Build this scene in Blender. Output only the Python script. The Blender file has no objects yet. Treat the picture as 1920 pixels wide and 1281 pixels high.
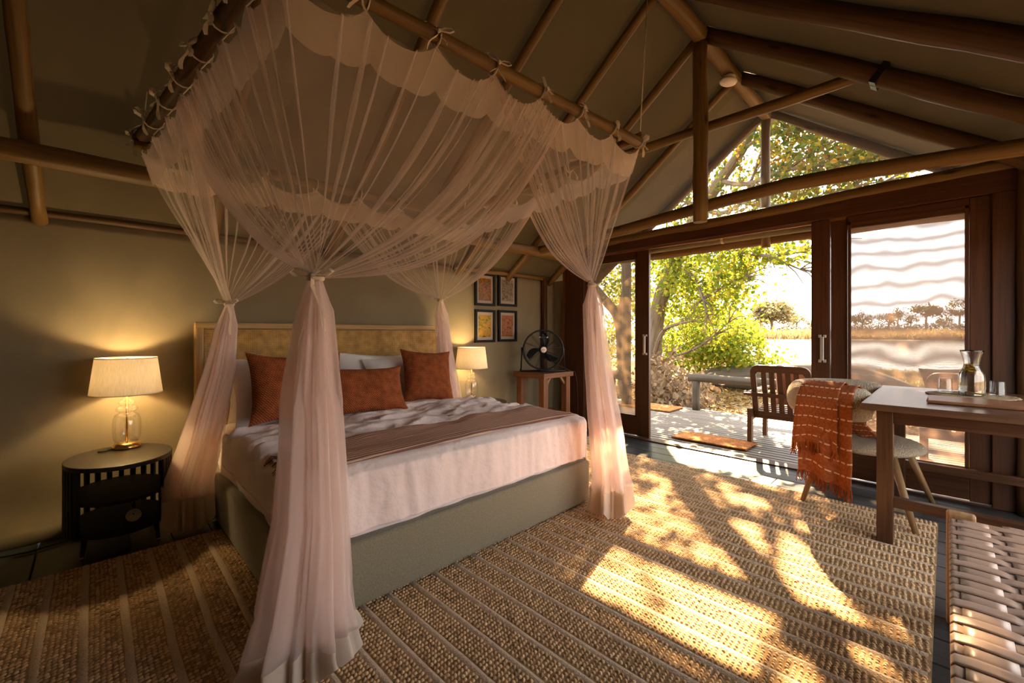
import bpy, math, random
import numpy as np
from mathutils import Vector, Matrix, noise as mnoise

random.seed(7)
SC = bpy.context.scene
COL = SC.collection
PI = math.pi

# ------------------------------------------------------------------ camera
cam_d = bpy.data.cameras.new('camera')
cam = bpy.data.objects.new('camera', cam_d)
COL.objects.link(cam)
cam.location = (0, 0, 1.2)
cam.rotation_euler = (PI / 2, 0, math.radians(-44.5))
cam_d.sensor_width = 36.0
cam_d.lens = 15.0
cam_d.shift_y = -15.5 / 1920
cam_d.clip_start = 0.02
cam_d.clip_end = 1500
SC.camera = cam

# ------------------------------------------------------------------ sky
W = bpy.data.worlds.new('World')
SC.world = W
W.use_nodes = True
wn, wl = W.node_tree.nodes, W.node_tree.links
bg = wn['Background']
geo = wn.new('ShaderNodeTexCoord')
sep = wn.new('ShaderNodeSeparateXYZ')
ramp = wn.new('ShaderNodeValToRGB')
wl.new(geo.outputs['Generated'], sep.inputs[0])
wl.new(sep.outputs['Z'], ramp.inputs[0])
ramp.color_ramp.elements[0].position = 0.0
ramp.color_ramp.elements[0].color = (1.0, 0.94, 0.86, 1)
ramp.color_ramp.elements[1].position = 0.55
ramp.color_ramp.elements[1].color = (0.84, 0.88, 0.95, 1)
wl.new(ramp.outputs[0], bg.inputs[0])
bg.inputs[1].default_value = SKY_STRENGTH = 0.72

# ------------------------------------------------------------------ sun
SUN_EL = math.radians(34)
SUN_AZ = math.atan2(0.32, 0.947)
SUN = Vector((math.cos(SUN_EL) * math.cos(SUN_AZ), math.cos(SUN_EL) * math.sin(SUN_AZ), math.sin(SUN_EL)))
sd = bpy.data.lights.new('sun', 'SUN')
sd.energy = 6.8
sd.color = (1.0, 0.67, 0.34)
sd.angle = math.radians(0.6)
sun = bpy.data.objects.new('sun', sd)
COL.objects.link(sun)
sun.rotation_euler = (-SUN).to_track_quat('-Z', 'Y').to_euler()

LAMP_W = 16.5

# ------------------------------------------------------------------ exposure
SC.view_settings.view_transform = 'Standard'
SC.view_settings.look = 'None'
SC.view_settings.exposure = 3.2
SC.view_settings.gamma = 1.0
SC.view_settings.use_curve_mapping = False
SC.cycles.transparent_max_bounces = 32
SC.cycles.max_bounces = 9
SC.cycles.diffuse_bounces = 5
SC.cycles.adaptive_threshold = .015
SC.cycles.transmission_bounces = 8
SC.cycles.sample_clamp_indirect = 8.0
SC.cycles.use_denoising = True


# ================================================================== helpers
def tag(o, label=None, cat=None, group=None, kind=None):
    if label: o['label'] = label
    if cat: o['category'] = cat
    if group: o['group'] = group
    if kind: o['kind'] = kind
    return o


def empty(name, loc=(0, 0, 0), rz=0.0, label=None, cat=None, group=None, kind=None):
    o = bpy.data.objects.new(name, None)
    COL.objects.link(o)
    o.location = loc
    o.rotation_euler = (0, 0, rz)
    o.empty_display_size = 0.1
    return tag(o, label, cat, group, kind)


def woff(o):
    v = Vector((0, 0, 0))
    while o is not None:
        v += o.location
        o = o.parent
    return v


def nz(x, y=0.0, z=0.0):
    return mnoise.noise(Vector((x, y, z)))


def link(name, me, parent=None):
    o = bpy.data.objects.new(name, me)
    COL.objects.link(o)
    if parent is not None:
        o.parent = parent
    return o


class MB:
    """collects shapes into one mesh"""
    def __init__(s):
        s.v, s.f, s.uv, s.sm = [], [], [], []

    def box(s, c, size, rot=None, taper=None):
        c = Vector(c)
        hx, hy, hz = size[0] / 2, size[1] / 2, size[2] / 2
        ax = max(range(3), key=lambda i: size[i])
        b = len(s.v)
        loc = []
        for z in (-1, 1):
            for y in (-1, 1):
                for x in (-1, 1):
                    k = 1.0
                    if taper and z < 0: k = taper
                    loc.append(Vector((x * hx * k, y * hy * k, z * hz)))
        s.v += [tuple(c + ((rot @ p) if rot is not None else p)) for p in loc]
        for f in ((0, 2, 3, 1), (4, 5, 7, 6), (0, 1, 5, 4), (2, 6, 7, 3), (0, 4, 6, 2), (1, 3, 7, 5)):
            s.f.append([b + i for i in f])
            pts = [loc[i] for i in f]
            others = [i for i in range(3) if i != ax]
            ext = [max(p[i] for p in pts) - min(p[i] for p in pts) for i in range(3)]
            if ext[ax] < 1e-6:
                uv = [(p[others[0]], p[others[1]]) for p in pts]
            else:
                o = others[0] if ext[others[0]] > ext[others[1]] else others[1]
                uv = [(p[ax] + c[ax] * .7, p[o] + c[o] * 1.3) for p in pts]
            s.uv.append(uv)
            s.sm.append(False)
        return s

    def bar(s, p0, p1, w, h, up=(0, 0, 1), ext=0.0):
        p0, p1 = Vector(p0), Vector(p1)
        d = (p1 - p0)
        L = d.length + 2 * ext
        x = d.normalized()
        up = Vector(up)
        if abs(x.dot(up)) > .98: up = Vector((0, 1, 0))
        y = up.cross(x).normalized()
        z = x.cross(y)
        R = Matrix((x, y, z)).transposed()
        return s.box((p0 + p1) / 2, (L, w, h), R)

    def tube(s, path, rad, n=8, cap=True, wob=0.0, seed=0.0, flat=None):
        path = [Vector(p) for p in path]
        m = len(path)
        if not isinstance(rad, (list, tuple)): rad = [rad] * m
        b = len(s.v)
        t0 = (path[1] - path[0]).normalized()
        ref = Vector((0, 0, 1)) if abs(t0.z) < .9 else Vector((1, 0, 0))
        nrm = (ref - t0 * ref.dot(t0)).normalized()
        al = 0.0
        als = []
        for i, p in enumerate(path):
            if i == 0: t = t0
            elif i == m - 1: t = (path[i] - path[i - 1]).normalized()
            else: t = (path[i + 1] - path[i - 1]).normalized()
            if i: al += (path[i] - path[i - 1]).length
            als.append(al)
            nrm = (nrm - t * nrm.dot(t)).normalized()
            bn = t.cross(nrm)
            for k in range(n):
                a = 2 * PI * k / n
                r = rad[i]
                if wob: r *= 1 + wob * nz(al * 3 + seed, math.cos(a) * .8 + seed, math.sin(a) * .8)
                ca, sa = math.cos(a) * r, math.sin(a) * r
                if flat: ca, sa = ca * flat[0], sa * flat[1]
                s.v.append(tuple(p + nrm * ca + bn * sa))
        R = max(rad)
        for i in range(m - 1):
            for k in range(n):
                k2 = (k + 1) % n
                s.f.append([b + i * n + k, b + i * n + k2, b + (i + 1) * n + k2, b + (i + 1) * n + k])
                u0, u1 = als[i] + seed, als[i + 1] + seed
                v0, v1 = k / n * 2 * PI * R, (k + 1) / n * 2 * PI * R
                s.uv.append([(u0, v0), (u0, v1), (u1, v1), (u1, v0)])
                s.sm.append(True)
        if cap:
            for i, rev in ((0, True), (m - 1, False)):
                ids = [b + i * n + k for k in range(n)]
                if rev: ids = ids[::-1]
                s.f.append(ids)
                s.uv.append([(math.cos(2 * PI * k / n) * R, math.sin(2 * PI * k / n) * R) for k in range(n)])
                s.sm.append(False)
        return s

    def log(s, p0, p1, r0, r1=None, n=10, seed=0.0, bend=0.0, wob=.18):
        """a peeled pole: slightly bent, uneven"""
        p0, p1 = Vector(p0), Vector(p1)
        r1 = r0 if r1 is None else r1
        L = (p1 - p0).length
        m = max(4, int(L / .16) + 1)
        pts, rr = [], []
        for i in range(m):
            t = i / (m - 1)
            q = p0.lerp(p1, t)
            amp = .012 + bend * math.sin(PI * t)
            q += Vector((nz(t * L * .8 + seed, 1.3), nz(t * L * .8 + seed, 7.7), nz(t * L * .8 + seed, 4.1))) * (amp if 0 < i < m - 1 else 0)
            pts.append(q)
            rr.append((r0 + (r1 - r0) * t) * (1 + .10 * nz(t * L * 2.3 + seed * 3, 9.1)))
        return s.tube(pts, rr, n, True, wob, seed)

    def lathe(s, prof, c=(0, 0, 0), n=24, cap0=False, cap1=False, smooth=True, M=None):
        b = len(s.v)
        c = Vector(c)
        for r, z in prof:
            for k in range(n):
                a = 2 * PI * k / n
                p = Vector((r * math.cos(a), r * math.sin(a), z))
                if M is not None: p = M @ p
                s.v.append(tuple(c + p))
        for i in range(len(prof) - 1):
            for k in range(n):
                k2 = (k + 1) % n
                s.f.append([b + i * n + k, b + i * n + k2, b + (i + 1) * n + k2, b + (i + 1) * n + k])
                s.uv.append([(k / n, i), (k / n + 1 / n, i), (k / n + 1 / n, i + 1), (k / n, i + 1)])
                s.sm.append(smooth)
        for flag, i, rev in ((cap0, 0, True), (cap1, len(prof) - 1, False)):
            if flag:
                ids = [b + i * n + k for k in range(n)]
                s.f.append(ids[::-1] if rev else ids)
                s.uv.append([(0, 0)] * n)
                s.sm.append(False)
        return s

    def grid(s, fn, nu, nv, closed=False, smooth=True, uvs=(1, 1)):
        """fn(u, v) -> point, u and v in 0..1"""
        b = len(s.v)
        cu = nu if closed else nu + 1
        for j in range(nv + 1):
            for i in range(cu):
                s.v.append(tuple(fn(i / nu, j / nv)))
        for j in range(nv):
            for i in range(nu):
                i2 = (i + 1) % cu
                s.f.append([b + j * cu + i, b + j * cu + i2, b + (j + 1) * cu + i2, b + (j + 1) * cu + i])
                u0, u1, v0, v1 = i / nu * uvs[0], (i + 1) / nu * uvs[0], j / nv * uvs[1], (j + 1) / nv * uvs[1]
                s.uv.append([(u0, v0), (u1, v0), (u1, v1), (u0, v1)])
                s.sm.append(smooth)
        return s

    def prism(s, pts, z0, z1, M=None):
        """outline (x, y) pushed from z0 to z1"""
        b = len(s.v)
        n = len(pts)
        for z in (z0, z1):
            for x, y in pts:
                p = Vector((x, y, z))
                s.v.append(tuple(M @ p if M is not None else p))
        s.f.append([b + i for i in range(n)][::-1]); s.uv.append([(x, y) for x, y in pts][::-1]); s.sm.append(False)
        s.f.append([b + n + i for i in range(n)]); s.uv.append([(x, y) for x, y in pts]); s.sm.append(False)
        acc = 0
        for i in range(n):
            j = (i + 1) % n
            l = math.hypot(pts[j][0] - pts[i][0], pts[j][1] - pts[i][1])
            s.f.append([b + i, b + j, b + n + j, b + n + i])
            s.uv.append([(acc, 0), (acc + l, 0), (acc + l, z1 - z0), (acc, z1 - z0)]); s.sm.append(False)
            acc += l
        return s

    def mesh(s, name, off=Vector((0, 0, 0))):
        me = bpy.data.meshes.new(name)
        me.from_pydata([(x - off.x, y - off.y, z - off.z) for x, y, z in s.v], [], s.f)
        uvl = me.uv_layers.new(name='UVMap')
        flat = [c for fu in s.uv for uv in fu for c in uv]
        uvl.data.foreach_set('uv', flat)
        me.polygons.foreach_set('use_smooth', s.sm)
        me.update()
        return me

    def build(s, name, mat, parent=None, world=True, bevel=0.0, solid=0.0, sub=0, seg=2):
        off = Vector((0, 0, 0))
        if world:
            if parent is not None:
                off = woff(parent)
            else:
                xs = [p[0] for p in s.v]; ys = [p[1] for p in s.v]; zs = [p[2] for p in s.v]
                off = Vector(((min(xs) + max(xs)) / 2, (min(ys) + max(ys)) / 2, min(zs)))
        me = s.mesh(name, off)
        me.materials.append(mat)
        o = link(name, me, parent)
        if world and parent is None: o.location = off
        if solid:
            m = o.modifiers.new('solid', 'SOLIDIFY'); m.thickness = solid; m.offset = 0
        if bevel:
            m = o.modifiers.new('bevel', 'BEVEL'); m.width = bevel; m.segments = seg; m.limit_method = 'ANGLE'
            m.angle_limit = math.radians(40)
        if sub:
            m = o.modifiers.new('sub', 'SUBSURF'); m.levels = sub; m.render_levels = sub
        return o


def npmesh(name, V, F, mat, parent=None, smooth=False, uv=None):
    """fast mesh from numpy: V (n,3), F (m,k) all faces alike"""
    V = np.asarray(V, dtype=np.float32); F = np.asarray(F, dtype=np.int32)
    me = bpy.data.meshes.new(name)
    k = F.shape[1]
    me.vertices.add(len(V)); me.vertices.foreach_set('co', V.ravel())
    me.loops.add(F.size); me.loops.foreach_set('vertex_index', F.ravel())
    me.polygons.add(len(F))
    me.polygons.foreach_set('loop_start', np.arange(0, F.size, k, dtype=np.int32))
    me.polygons.foreach_set('loop_total', np.full(len(F), k, dtype=np.int32))
    me.polygons.foreach_set('use_smooth', np.full(len(F), smooth, dtype=bool))
    me.update(calc_edges=True)
    if uv is not None:
        l = me.uv_layers.new(name='UVMap'); l.data.foreach_set('uv', np.asarray(uv, dtype=np.float32).ravel())
    me.materials.append(mat)
    return link(name, me, parent)


def copy_tree(o, parent=None):
    c = o.copy()
    COL.objects.link(c)
    c.parent = parent
    for ch in [x for x in bpy.data.objects if x.parent == o]:
        copy_tree(ch, c)
    return c


def rotz(a):
    return Matrix.Rotation(a, 3, 'Z')


# ================================================================== materials
def new_mat(name):
    m = bpy.data.materials.new(name)
    m.use_nodes = True
    nt = m.node_tree
    for n in list(nt.nodes): nt.nodes.remove(n)
    out = nt.nodes.new('ShaderNodeOutputMaterial')
    return m, nt.nodes, nt.links, out


def tex_coord(N, L, coord, stretch):
    tc = N.new('ShaderNodeTexCoord')
    mp = N.new('ShaderNodeMapping')
    mp.inputs['Scale'].default_value = stretch
    L.new(tc.outputs[coord], mp.inputs['Vector'])
    return mp.outputs[0]


def col4(c, k=1.0):
    return (min(c[0] * k, 1), min(c[1] * k, 1), min(c[2] * k, 1), 1)


def noise_ramp(N, L, vec, scale, detail, c0, c1, lo=.3, hi=.7, rough=.6):
    nt = N.new('ShaderNodeTexNoise')
    nt.inputs['Scale'].default_value = scale
    nt.inputs['Detail'].default_value = detail
    nt.inputs['Roughness'].default_value = rough
    if vec is not None: L.new(vec, nt.inputs['Vector'])
    r = N.new('ShaderNodeValToRGB')
    r.color_ramp.elements[0].position = lo; r.color_ramp.elements[0].color = c0
    r.color_ramp.elements[1].position = hi; r.color_ramp.elements[1].color = c1
    L.new(nt.outputs['Fac'], r.inputs[0])
    return r.outputs[0], nt.outputs['Fac']


def mat(name, col, rough=.7, var=.2, scale=6.0, coord='Object', stretch=(1, 1, 1), bump=0.0, bscale=60.0,
        metal=0.0, spec=.3, transl=0.0, sheen=0.0, col2=None, bdist=.01, detail=5):
    m, N, L, out = new_mat(name)
    p = N.new('ShaderNodeBsdfPrincipled')
    vec = tex_coord(N, L, coord, stretch)
    c0 = col4(col, 1 - var); c1 = col4(col2 if col2 else col, 1 + var)
    c, f = noise_ramp(N, L, vec, scale, detail, c0, c1)
    L.new(c, p.inputs['Base Color'])
    p.inputs['Roughness'].default_value = rough
    p.inputs['Metallic'].default_value = metal
    p.inputs['Specular IOR Level'].default_value = spec
    if sheen: p.inputs['Sheen Weight'].default_value = sheen
    if bump:
        b = N.new('ShaderNodeBump')
        b.inputs['Strength'].default_value = bump
        b.inputs['Distance'].default_value = bdist
        n2 = N.new('ShaderNodeTexNoise'); n2.inputs['Scale'].default_value = bscale; n2.inputs['Detail'].default_value = 4
        L.new(vec, n2.inputs['Vector']); L.new(n2.outputs['Fac'], b.inputs['Height'])
        L.new(b.outputs[0], p.inputs['Normal'])
    if transl:
        t = N.new('ShaderNodeBsdfTranslucent'); L.new(c, t.inputs['Color'])
        mx = N.new('ShaderNodeMixShader'); mx.inputs[0].default_value = transl
        L.new(p.outputs[0], mx.inputs[1]); L.new(t.outputs[0], mx.inputs[2]); L.new(mx.outputs[0], out.inputs[0])
    else:
        L.new(p.outputs[0], out.inputs[0])
    return m


def wood(name, dark, light, rough=.5, along=1.6, across=28.0, bump=.25, spec=.35, knots=False):
    """grain runs along U"""
    m, N, L, out = new_mat(name)
    p = N.new('ShaderNodeBsdfPrincipled')
    vec = tex_coord(N, L, 'UV', (along, across, 1))
    c, f = noise_ramp(N, L, vec, 1.6, 8, (*dark, 1), (*light, 1), .32, .68, .65)
    if knots:
        v2 = tex_coord(N, L, 'UV', (2.6, 9, 1))
        vo = N.new('ShaderNodeTexVoronoi'); vo.inputs['Scale'].default_value = 1.0
        L.new(v2, vo.inputs['Vector'])
        r = N.new('ShaderNodeValToRGB')
        r.color_ramp.elements[0].position = .05; r.color_ramp.elements[0].color = (.12, .10, .08, 1)
        r.color_ramp.elements[1].position = .17; r.color_ramp.elements[1].color = (1, 1, 1, 1)
        L.new(vo.outputs['Distance'], r.inputs[0])
        mx = N.new('ShaderNodeMix'); mx.data_type = 'RGBA'; mx.blend_type = 'MULTIPLY'; mx.inputs[0].default_value = 1.0
        L.new(c, mx.inputs[6]); L.new(r.outputs[0], mx.inputs[7])
        c = mx.outputs[2]
    L.new(c, p.inputs['Base Color'])
    p.inputs['Roughness'].default_value = rough
    p.inputs['Specular IOR Level'].default_value = spec
    b = N.new('ShaderNodeBump'); b.inputs['Strength'].default_value = bump; b.inputs['Distance'].default_value = .004
    L.new(f, b.inputs['Height']); L.new(b.outputs[0], p.inputs['Normal'])
    L.new(p.outputs[0], out.inputs[0])
    return m


def sheer(name, col, alpha, transl=.45, vary=0.0, vscale=(1, 1, 1)):
    """thin cloth or gauze: open weave lets part of the light straight through"""
    m, N, L, out = new_mat(name)
    d = N.new('ShaderNodeBsdfDiffuse'); d.inputs[0].default_value = (*col, 1)
    t = N.new('ShaderNodeBsdfTranslucent'); t.inputs[0].default_value = (*col, 1)
    a = N.new('ShaderNodeMixShader'); a.inputs[0].default_value = transl
    L.new(d.outputs[0], a.inputs[1]); L.new(t.outputs[0], a.inputs[2])
    tr = N.new('ShaderNodeBsdfTransparent')
    mx = N.new('ShaderNodeMixShader'); mx.inputs[0].default_value = alpha
    L.new(tr.outputs[0], mx.inputs[1]); L.new(a.outputs[0], mx.inputs[2])
    if vary:
        vec = tex_coord(N, L, 'UV', vscale)
        nt = N.new('ShaderNodeTexNoise'); nt.inputs['Scale'].default_value = 1; nt.inputs['Detail'].default_value = 2
        L.new(vec, nt.inputs['Vector'])
        mr = N.new('ShaderNodeMapRange')
        mr.inputs[1].default_value = .3; mr.inputs[2].default_value = .7
        mr.inputs[3].default_value = alpha - vary; mr.inputs[4].default_value = alpha + vary
        L.new(nt.outputs['Fac'], mr.inputs[0]); L.new(mr.outputs[0], mx.inputs[0])
    L.new(mx.outputs[0], out.inputs[0])
    return m


def thin_glass(name, tint=(1, 1, 1), base=.04, power=3.0):
    m, N, L, out = new_mat(name)
    tr = N.new('ShaderNodeBsdfTransparent'); tr.inputs[0].default_value = (*tint, 1)
    g = N.new('ShaderNodeBsdfGlossy'); g.inputs['Roughness'].default_value = .02
    lw = N.new('ShaderNodeLayerWeight'); lw.inputs[0].default_value = .5
    pw = N.new('ShaderNodeMath'); pw.operation = 'POWER'; pw.inputs[1].default_value = power
    fr = N.new('ShaderNodeMath'); fr.operation = 'MULTIPLY_ADD'; fr.inputs[1].default_value = .75; fr.inputs[2].default_value = base
    L.new(lw.outputs['Facing'], pw.inputs[0]); L.new(pw.outputs[0], fr.inputs[0])
    mx = N.new('ShaderNodeMixShader')
    L.new(fr.outputs[0], mx.inputs[0]); L.new(tr.outputs[0], mx.inputs[1]); L.new(g.outputs[0], mx.inputs[2])
    L.new(mx.outputs[0], out.inputs[0])
    return m


M = {}
M['pole'] = wood('peeled pole', (0.09252, 0.04355, 0.009029), (0.196, 0.1034, 0.02462), .55, .9, 26, .3, knots=True)
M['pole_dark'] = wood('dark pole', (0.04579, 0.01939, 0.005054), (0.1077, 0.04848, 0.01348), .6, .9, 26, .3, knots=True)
M['jamb'] = wood('door timber', (0.03889, 0.01218, 0.003906), (0.08692, 0.02959, 0.009373), .42, 1.2, 30, .15)
M['desk'] = wood('desk timber', (0.03412, 0.01326, 0.00594), (0.084, 0.03468, 0.01485), .32, 1.4, 34, .15)
M['desk_top'] = wood('desk top timber', (0.05775, 0.0273, 0.01365), (0.1102, 0.05512, 0.02887), .28, 1.4, 30, .12, .6)
M['stool'] = wood('stool timber', (0.096, 0.032, 0.0112), (0.24, 0.092, 0.032), .42, 1.4, 30, .15)
M['ash'] = wood('pale chair leg wood', (0.176, 0.096, 0.036), (0.32, 0.188, 0.08), .5, 2, 40, .15)
M['teak'] = wood('deck chair timber', (0.075, 0.036, 0.0165), (0.165, 0.0825, 0.04125), .5, 1.5, 34, .2)
M['deck'] = wood('deck board', (0.104, 0.0797, 0.0589), (0.2287, 0.1836, 0.1455), .55, 1.1, 30, .35)
M['weathered'] = wood('weathered log', (0.0429, 0.03315, 0.02145), (0.117, 0.09165, 0.06045), .8, .7, 18, .7)
M['bark'] = wood('tree bark', (0.05525, 0.039, 0.02275), (0.1755, 0.13, 0.08125), .9, 1.5, 14, .8)
M['bench_wood'] = wood('bench frame wood', (.20, .105, .045), (.38, .22, .10), .45, 2, 30, .15)
M['black_wood'] = mat('black stained wood', (.010, .009, .008), .55, .3, 18, bump=.05)
M['black_top'] = mat('black stained top', (.022, .017, .012), .36, .3, 14)
M['floor'] = wood('grey floor board', (0.01476, 0.01562, 0.01606), (0.03993, 0.04253, 0.04253), .30, 1.1, 20, .25, .5)
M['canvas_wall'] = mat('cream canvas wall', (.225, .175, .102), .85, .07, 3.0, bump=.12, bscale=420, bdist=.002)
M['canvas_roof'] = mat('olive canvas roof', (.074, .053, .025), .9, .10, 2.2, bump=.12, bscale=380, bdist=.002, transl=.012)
M['net'] = sheer('mosquito net', (.98, .80, .72), .12)
M['net_fold'] = sheer('net fold', (.98, .81, .73), .30)
M['net_tail'] = sheer('gathered net', (.99, .84, .78), .42, .52)
M['net_top'] = sheer('net roof', (.86, .70, .58), .24, vary=.06, vscale=(3, 14, 1))
M['net_band'] = sheer('net band', (.92, .76, .66), .50)
M['hem'] = mat('cotton hem', (.66, .55, .45), .9, .1, 5, transl=.25, bump=.1, bscale=300)
M['ribbon'] = mat('cotton ribbon', (.64, .54, .40), .85, .1, 20, transl=.2)
M['linen'] = mat('white linen', (.82, .675, .63), .85, .04, 4, bump=.5, bscale=18, bdist=.02, sheen=.1)
M['sheet'] = mat('white sheet', (.80, .70, .68), .85, .05, 4, bump=.25, bscale=12, bdist=.02)
M['pillow'] = mat('white pillowcase', (.80, .76, .74), .85, .04, 6, bump=.2, bscale=14, bdist=.01)
M['bed_fabric'] = mat('sage upholstery', (.225, .195, .130), .92, .22, 160, bump=.25, bscale=420, bdist=.003, sheen=.2)
M['brass'] = mat('brass', (.78, .50, .18), .22, .05, 5, metal=1.0)
M['steel'] = mat('brushed steel', (.62, .58, .52), .35, .08, 30, metal=.75)
M['black_metal'] = mat('black painted metal', (.012, .011, .010), .42, .2, 20)
M['black_plastic'] = mat('black plastic', (.010, .010, .010), .35, .2, 20)
m_, N_, L_, o_ = new_mat('solid clear glass')
p_ = N_.new('ShaderNodeBsdfPrincipled'); p_.inputs['Base Color'].default_value = (.97, .98, .97, 1)
p_.inputs['Roughness'].default_value = 0.0; p_.inputs['IOR'].default_value = 1.45; p_.inputs['Transmission Weight'].default_value = 1.0
L_.new(p_.outputs[0], o_.inputs[0])
M['solid_glass'] = m_
M['glass'] = thin_glass('clear glass', base=.09)
M['detector'] = mat('white plastic', (.80, .70, .62), .5, .03, 10)
M['boucle'] = mat('cream boucle', (.50, .40, .275), .95, .30, 160, bump=1.0, bscale=120, bdist=.02, sheen=.3)
M['leather'] = mat('tan leather strap', (.34, .215, .15), .38, .16, 7, bump=.12, bscale=200, spec=.45, bdist=.002)
M['coir'] = mat('rust coir mat', (.42, .15, .035), .95, .35, 60, bump=.8, bscale=220, bdist=.01)
M['rust_cushion'] = mat('deck cushion', (.42, .20, .13), .9, .15, 8, bump=.2, bscale=60)
M['tan_cushion'] = mat('tan deck cushion', (.30, .21, .13), .9, .15, 8, bump=.2, bscale=60)
M['cable'] = mat('black cable', (.01, .01, .01), .5, .1, 5)
M['pad'] = mat('brown leather folder', (.20, .085, .04), .4, .18, 9, bump=.1, bscale=120)
M['raffia'] = mat('woven raffia', (.30, .215, .12), .9, .4, 70, bump=.6, bscale=120, bdist=.006)


def island_mat(name, stops, rough=.9, transl=0.0, bump=0.0, spec=.2):
    """each loose piece (leaf, knot, blade) takes its own colour out of the ramp"""
    m, N, L, out = new_mat(name)
    g = N.new('ShaderNodeNewGeometry')
    r = N.new('ShaderNodeValToRGB')
    el = r.color_ramp.elements
    while len(el) < len(stops): el.new(.5)
    for e, (pos, c) in zip(el, stops):
        e.position = pos; e.color = (*c, 1)
    L.new(g.outputs['Random Per Island'], r.inputs[0])
    p = N.new('ShaderNodeBsdfPrincipled')
    L.new(r.outputs[0], p.inputs['Base Color'])
    p.inputs['Roughness'].default_value = rough
    p.inputs['Specular IOR Level'].default_value = spec
    if transl:
        t = N.new('ShaderNodeBsdfTranslucent'); L.new(r.outputs[0], t.inputs[0])
        mx = N.new('ShaderNodeMixShader'); mx.inputs[0].default_value = transl
        L.new(p.outputs[0], mx.inputs[1]); L.new(t.outputs[0], mx.inputs[2]); L.new(mx.outputs[0], out.inputs[0])
    else:
        L.new(p.outputs[0], out.inputs[0])
    return m


def wave_mat(name, ca, cb, vec_scale, bands, rough=.85, direction='X', bump=.5, dist=.003, mixn=.3, coord='UV', second=None, cut=(.35, .65)):
    """woven look: bands in one direction, broken up by bands in the other"""
    m, N, L, out = new_mat(name)
    p = N.new('ShaderNodeBsdfPrincipled')
    vec = tex_coord(N, L, coord, vec_scale)
    w = N.new('ShaderNodeTexWave'); w.wave_type = 'BANDS'; w.bands_direction = direction
    w.inputs['Scale'].default_value = bands; w.inputs['Distortion'].default_value = .6; w.inputs['Detail'].default_value = 1
    L.new(vec, w.inputs['Vector'])
    fac = w.outputs['Fac']
    if second:
        w2 = N.new('ShaderNodeTexWave'); w2.wave_type = 'BANDS'; w2.bands_direction = second[0]
        w2.inputs['Scale'].default_value = second[1]; w2.inputs['Distortion'].default_value = .5
        L.new(vec, w2.inputs['Vector'])
        mu = N.new('ShaderNodeMath'); mu.operation = 'MULTIPLY'
        L.new(fac, mu.inputs[0]); L.new(w2.outputs['Fac'], mu.inputs[1])
        fac = mu.outputs[0]
    r = N.new('ShaderNodeValToRGB')
    r.color_ramp.elements[0].position = cut[0]; r.color_ramp.elements[0].color = (*ca, 1)
    r.color_ramp.elements[1].position = cut[1]; r.color_ramp.elements[1].color = (*cb, 1)
    L.new(fac, r.inputs[0])
    nzt = N.new('ShaderNodeTexNoise'); nzt.inputs['Scale'].default_value = 5
    L.new(vec, nzt.inputs['Vector'])
    mr = N.new('ShaderNodeMapRange'); mr.inputs[1].default_value = .3; mr.inputs[2].default_value = .7
    mr.inputs[3].default_value = 1 - mixn; mr.inputs[4].default_value = 1.0
    L.new(nzt.outputs['Fac'], mr.inputs[0])
    mx = N.new('ShaderNodeMix'); mx.data_type = 'RGBA'; mx.blend_type = 'MULTIPLY'; mx.inputs[0].default_value = 1
    L.new(r.outputs[0], mx.inputs[6]); L.new(mr.outputs[0], mx.inputs[7])
    L.new(mx.outputs[2], p.inputs['Base Color'])
    p.inputs['Roughness'].default_value = rough
    p.inputs['Specular IOR Level'].default_value = .2
    b = N.new('ShaderNodeBump'); b.inputs['Strength'].default_value = bump; b.inputs['Distance'].default_value = dist
    L.new(fac, b.inputs['Height']); L.new(b.outputs[0], p.inputs['Normal'])
    L.new(p.outputs[0], out.inputs[0])
    return m


# ================================================================== room shell
RY, RZ, SL = 1.37, 3.60, 0.742          # ridge line and roof slope (rafter centre lines)
YB, YN = 3.74, -1.00                    # back wall, near wall
XG, XL = 4.47, -1.70                    # gable wall with the doors, left wall


def roof_z(y):
    return RZ - SL * abs(y - RY)


# ---- floor of grey boards
floor = empty('floor', (1.4, 1.4, 0), label='dark grey painted board floor around the striped rug', cat='floor', kind='structure')
MB().box(((XL + XG) / 2, (YB + YN) / 2, -.06), (XG - XL, YB - YN, .06)).build('subfloor', M['black_wood'], floor)
x = XL
while x < XG - .02:
    w = min(.185, XG - x)
    cuts = [YN, YN + .5 + random.random() * 2.0]
    while cuts[-1] < YB - 1.0: cuts.append(cuts[-1] + 1.6 + random.random() * .9)
    cuts[-1] = min(cuts[-1], YB)
    if cuts[-1] < YB: cuts.append(YB)
    for a, b in zip(cuts[:-1], cuts[1:]):
        if b - a < .02: continue
        MB().box((x + w / 2, (a + b) / 2, -.015 + random.uniform(-.0015, 0)), (w - .005, b - a - .004, .03)).build('plank', M['floor'], floor, bevel=.003, seg=1)
    x += .185

# ---- canvas walls
wb = empty('wall_back', (1.4, YB, 0), label='cream canvas wall behind the headboard', cat='wall', kind='structure')


def back_wall(u, v):
    x = XL + (XG + .02 - XL) * u
    z = 1.90 * v
    y = YB + .012 * nz(x * 1.1, z * 1.3, 3) + .006 * nz(x * 5, z * 1.5, 9)
    if x < .55: y -= .10 * max(0, 1 - z / .22) ** 2 * min(1, (.55 - x) * 3)
    return (x, y, z)


MB().grid(back_wall, 90, 30).build('canvas', M['canvas_wall'], wb, solid=.008)
MB().log((2.75, YB - .05, 1.905), (XG - .1, YB - .05, 1.915), .026, seed=3).build('wall_plate', M['pole'], wb)
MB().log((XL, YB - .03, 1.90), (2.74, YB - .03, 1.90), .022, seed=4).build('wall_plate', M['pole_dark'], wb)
MB().box((4.21, YB - .06, .96), (.055, .055, 1.92)).build('wall_post', M['jamb'], wb, bevel=.004)

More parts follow.
